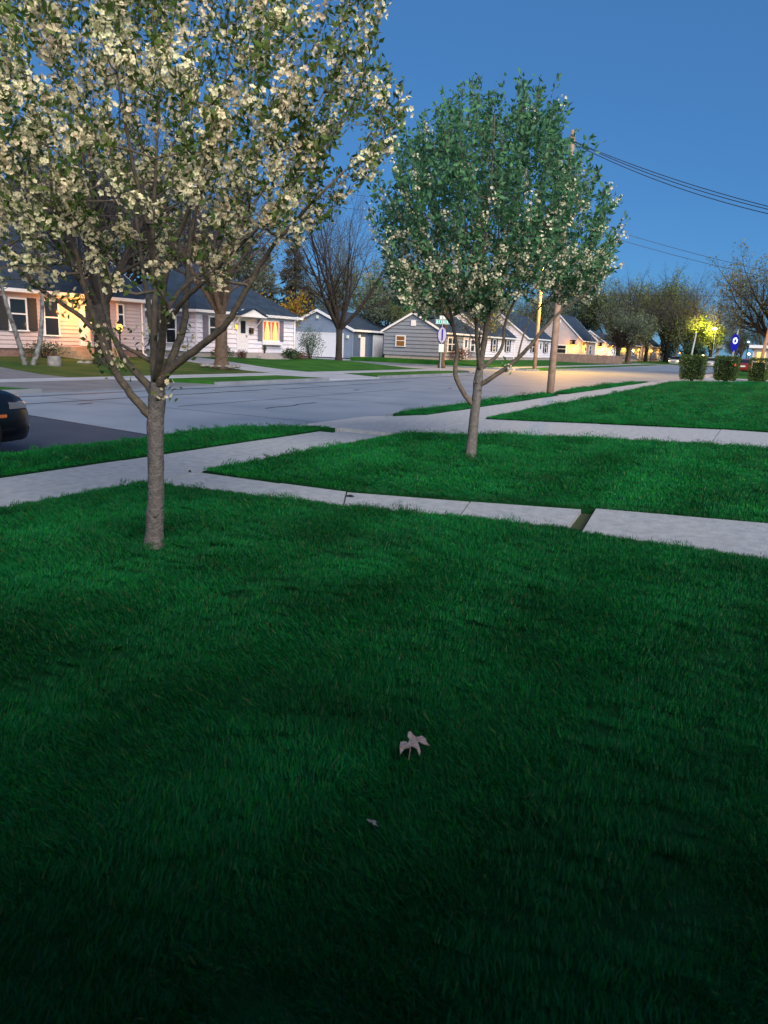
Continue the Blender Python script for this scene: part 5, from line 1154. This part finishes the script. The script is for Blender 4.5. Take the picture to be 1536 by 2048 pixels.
def gather(dens, r0, r1, d0, d1):
    x0, x1, y0, y1 = -6, 51, -13, 8.9; n = int((x1 - x0) * (y1 - y0) * dens); X = rngG.uniform(x0, x1, n); Y = rngG.uniform(y0, y1, n); dd = np.hypot(X, Y); ok = (dd >= r0) & (dd < r1); X, Y = X[ok], Y[ok]
    Pv = np.stack([X, Y, np.full(len(X), -CAM_H)], 1); k = Pv @ np.array(FW); u = 768 + FPX * (Pv @ np.array(RT2)) / np.maximum(k, .01); v = 1024 - FPX * (Pv @ np.array(UP2)) / np.maximum(k, .01)
    ok = (k > .3) & (u > -260) & (u < 1796) & (v < 2390); X, Y = X[ok], Y[ok]; out = []
    for A in AREAS:
        ins, ds = edge_info(X, Y, A); q = ins & (ds >= d0) & (ds < d1)
        for x, y in zip(X[q], Y[q]): out.append((x, y, znear(x, y) if A is NEIGH else .013))
    return np.array(out).reshape(-1, 3)
def patch(P, s=1.0): return .5 + .5 * np.sin(P[:, 0] * 1.7 * s + 1.3 * np.sin(P[:, 1] * 1.1 * s)) * np.sin(P[:, 1] * 2.1 * s + 1.7 * np.sin(P[:, 0] * .8 * s))
T_ = tuft
for (nm, dens, r0, r1, d0, d1, ob) in (
    ('grass', 270, 0.4, 3.6, .09, 99, [T_('blade_tuft', i, .11, 150, .040, .0024) for i in range(4)]),
    ('grass', 170, 3.6, 8.0, .12, 99, [T_('blade_tuft', 10 + i, .14, 150, .041, .0034) for i in range(4)]),
    ('grass', 95, 8.0, 20, .16, 99, [T_('blade_tuft', 20 + i, .20, 150, .042, .0062, 2) for i in range(4)]),
    ('grass', 50, 20, 55, .22, 99, [T_('blade_tuft', 30 + i, .28, 150, .045, .013, 2) for i in range(4)]),
    ('grass', 900, 0.4, 8.0, .012, .14, [T_('blade_tuft', 40 + i, .035, 26, .038, .0032) for i in range(4)]),
    ('grass', 620, 8.0, 20, .02, .20, [T_('blade_tuft', 50 + i, .05, 24, .040, .0062, 2) for i in range(4)]),
    ('grass', 260, 20, 55, .03, .26, [T_('blade_tuft', 60 + i, .08, 26, .044, .013, 2) for i in range(4)])):
    P = gather(dens, r0, r1, d0, d1); st = np.sign(np.sin((P[:, 1] + .05 * np.sin(P[:, 0] * 2)) * 2 * math.pi / 1.15)); n = len(P); wheel = ((P[:, 1] + .03 * np.sin(P[:, 0] * 1.3)) % .92) < .13
    pt = patch(P); tl = np.stack([st * .34 + rngG.normal(size=n) * .20 + .10 * np.sin(P[:, 1] * 1.3 + P[:, 0] * .9), rngG.normal(size=n) * .16 + .12 * np.sin(P[:, 0] * 1.1 - P[:, 1] * .7)], 1)
    tl[wheel, 0] += .35; scatter(nm, P, tl, (.90 + .14 * pt + rngG.uniform(0, .15, n)) * np.where(wheel, .72, 1), ob)

# unseen low house, added behind the camera to block light
HB, _ = house('added_house', 'unseen low white clapboard house, added behind the camera to block light', 0, 16, 0, 9, -.05, 3.0, 4.5, M['siding_white'], M['brick'], h=.2, ov=.8)
window(HB, 'front', 0, 3, 4.6, 1.0, 2.4, mull=True); window(HB, 'front', 0, 11.4, 13, 1.0, 2.4, mull=True); door(HB, 'front', 0, 7.4, 8.4, .3, 2.4)
settle(HB); HB.rotation_euler = (0, 0, math.pi); HB.location = (8.0, -9.0, -.05)
# unseen tall hedge, added right behind the camera to shade the near lawn
th_ = thing('added_shade_hedge', 'unseen tall evergreen hedge, added behind the camera to shade the near lawn', 'hedge', (-1.35, -1.5, -.05), math.atan2(HD.y, HD.x))
m = MB(); m.box(-.45, .45, -6.7, 6.2, -.1, 3.7); m.build('core', M['hedge_core'], th_)
r_ = np.random.default_rng(5); n_ = 11000; q_ = r_.uniform(-1, 1, size=(n_, 3)); ax_ = r_.choice([0, 0, 0, 1, 2, 2], n_); q_[np.arange(n_), ax_] = np.sign(q_[np.arange(n_), ax_]) * (1 - .12 * r_.random(n_))
leaves('foliage', q_ * np.array([.62, 6.6, 1.95]) + np.array([0, -.25, 1.93]), (.08, .16), M['hedge'], th_, r_, aspect=.55)
print('objects', len(S.objects))
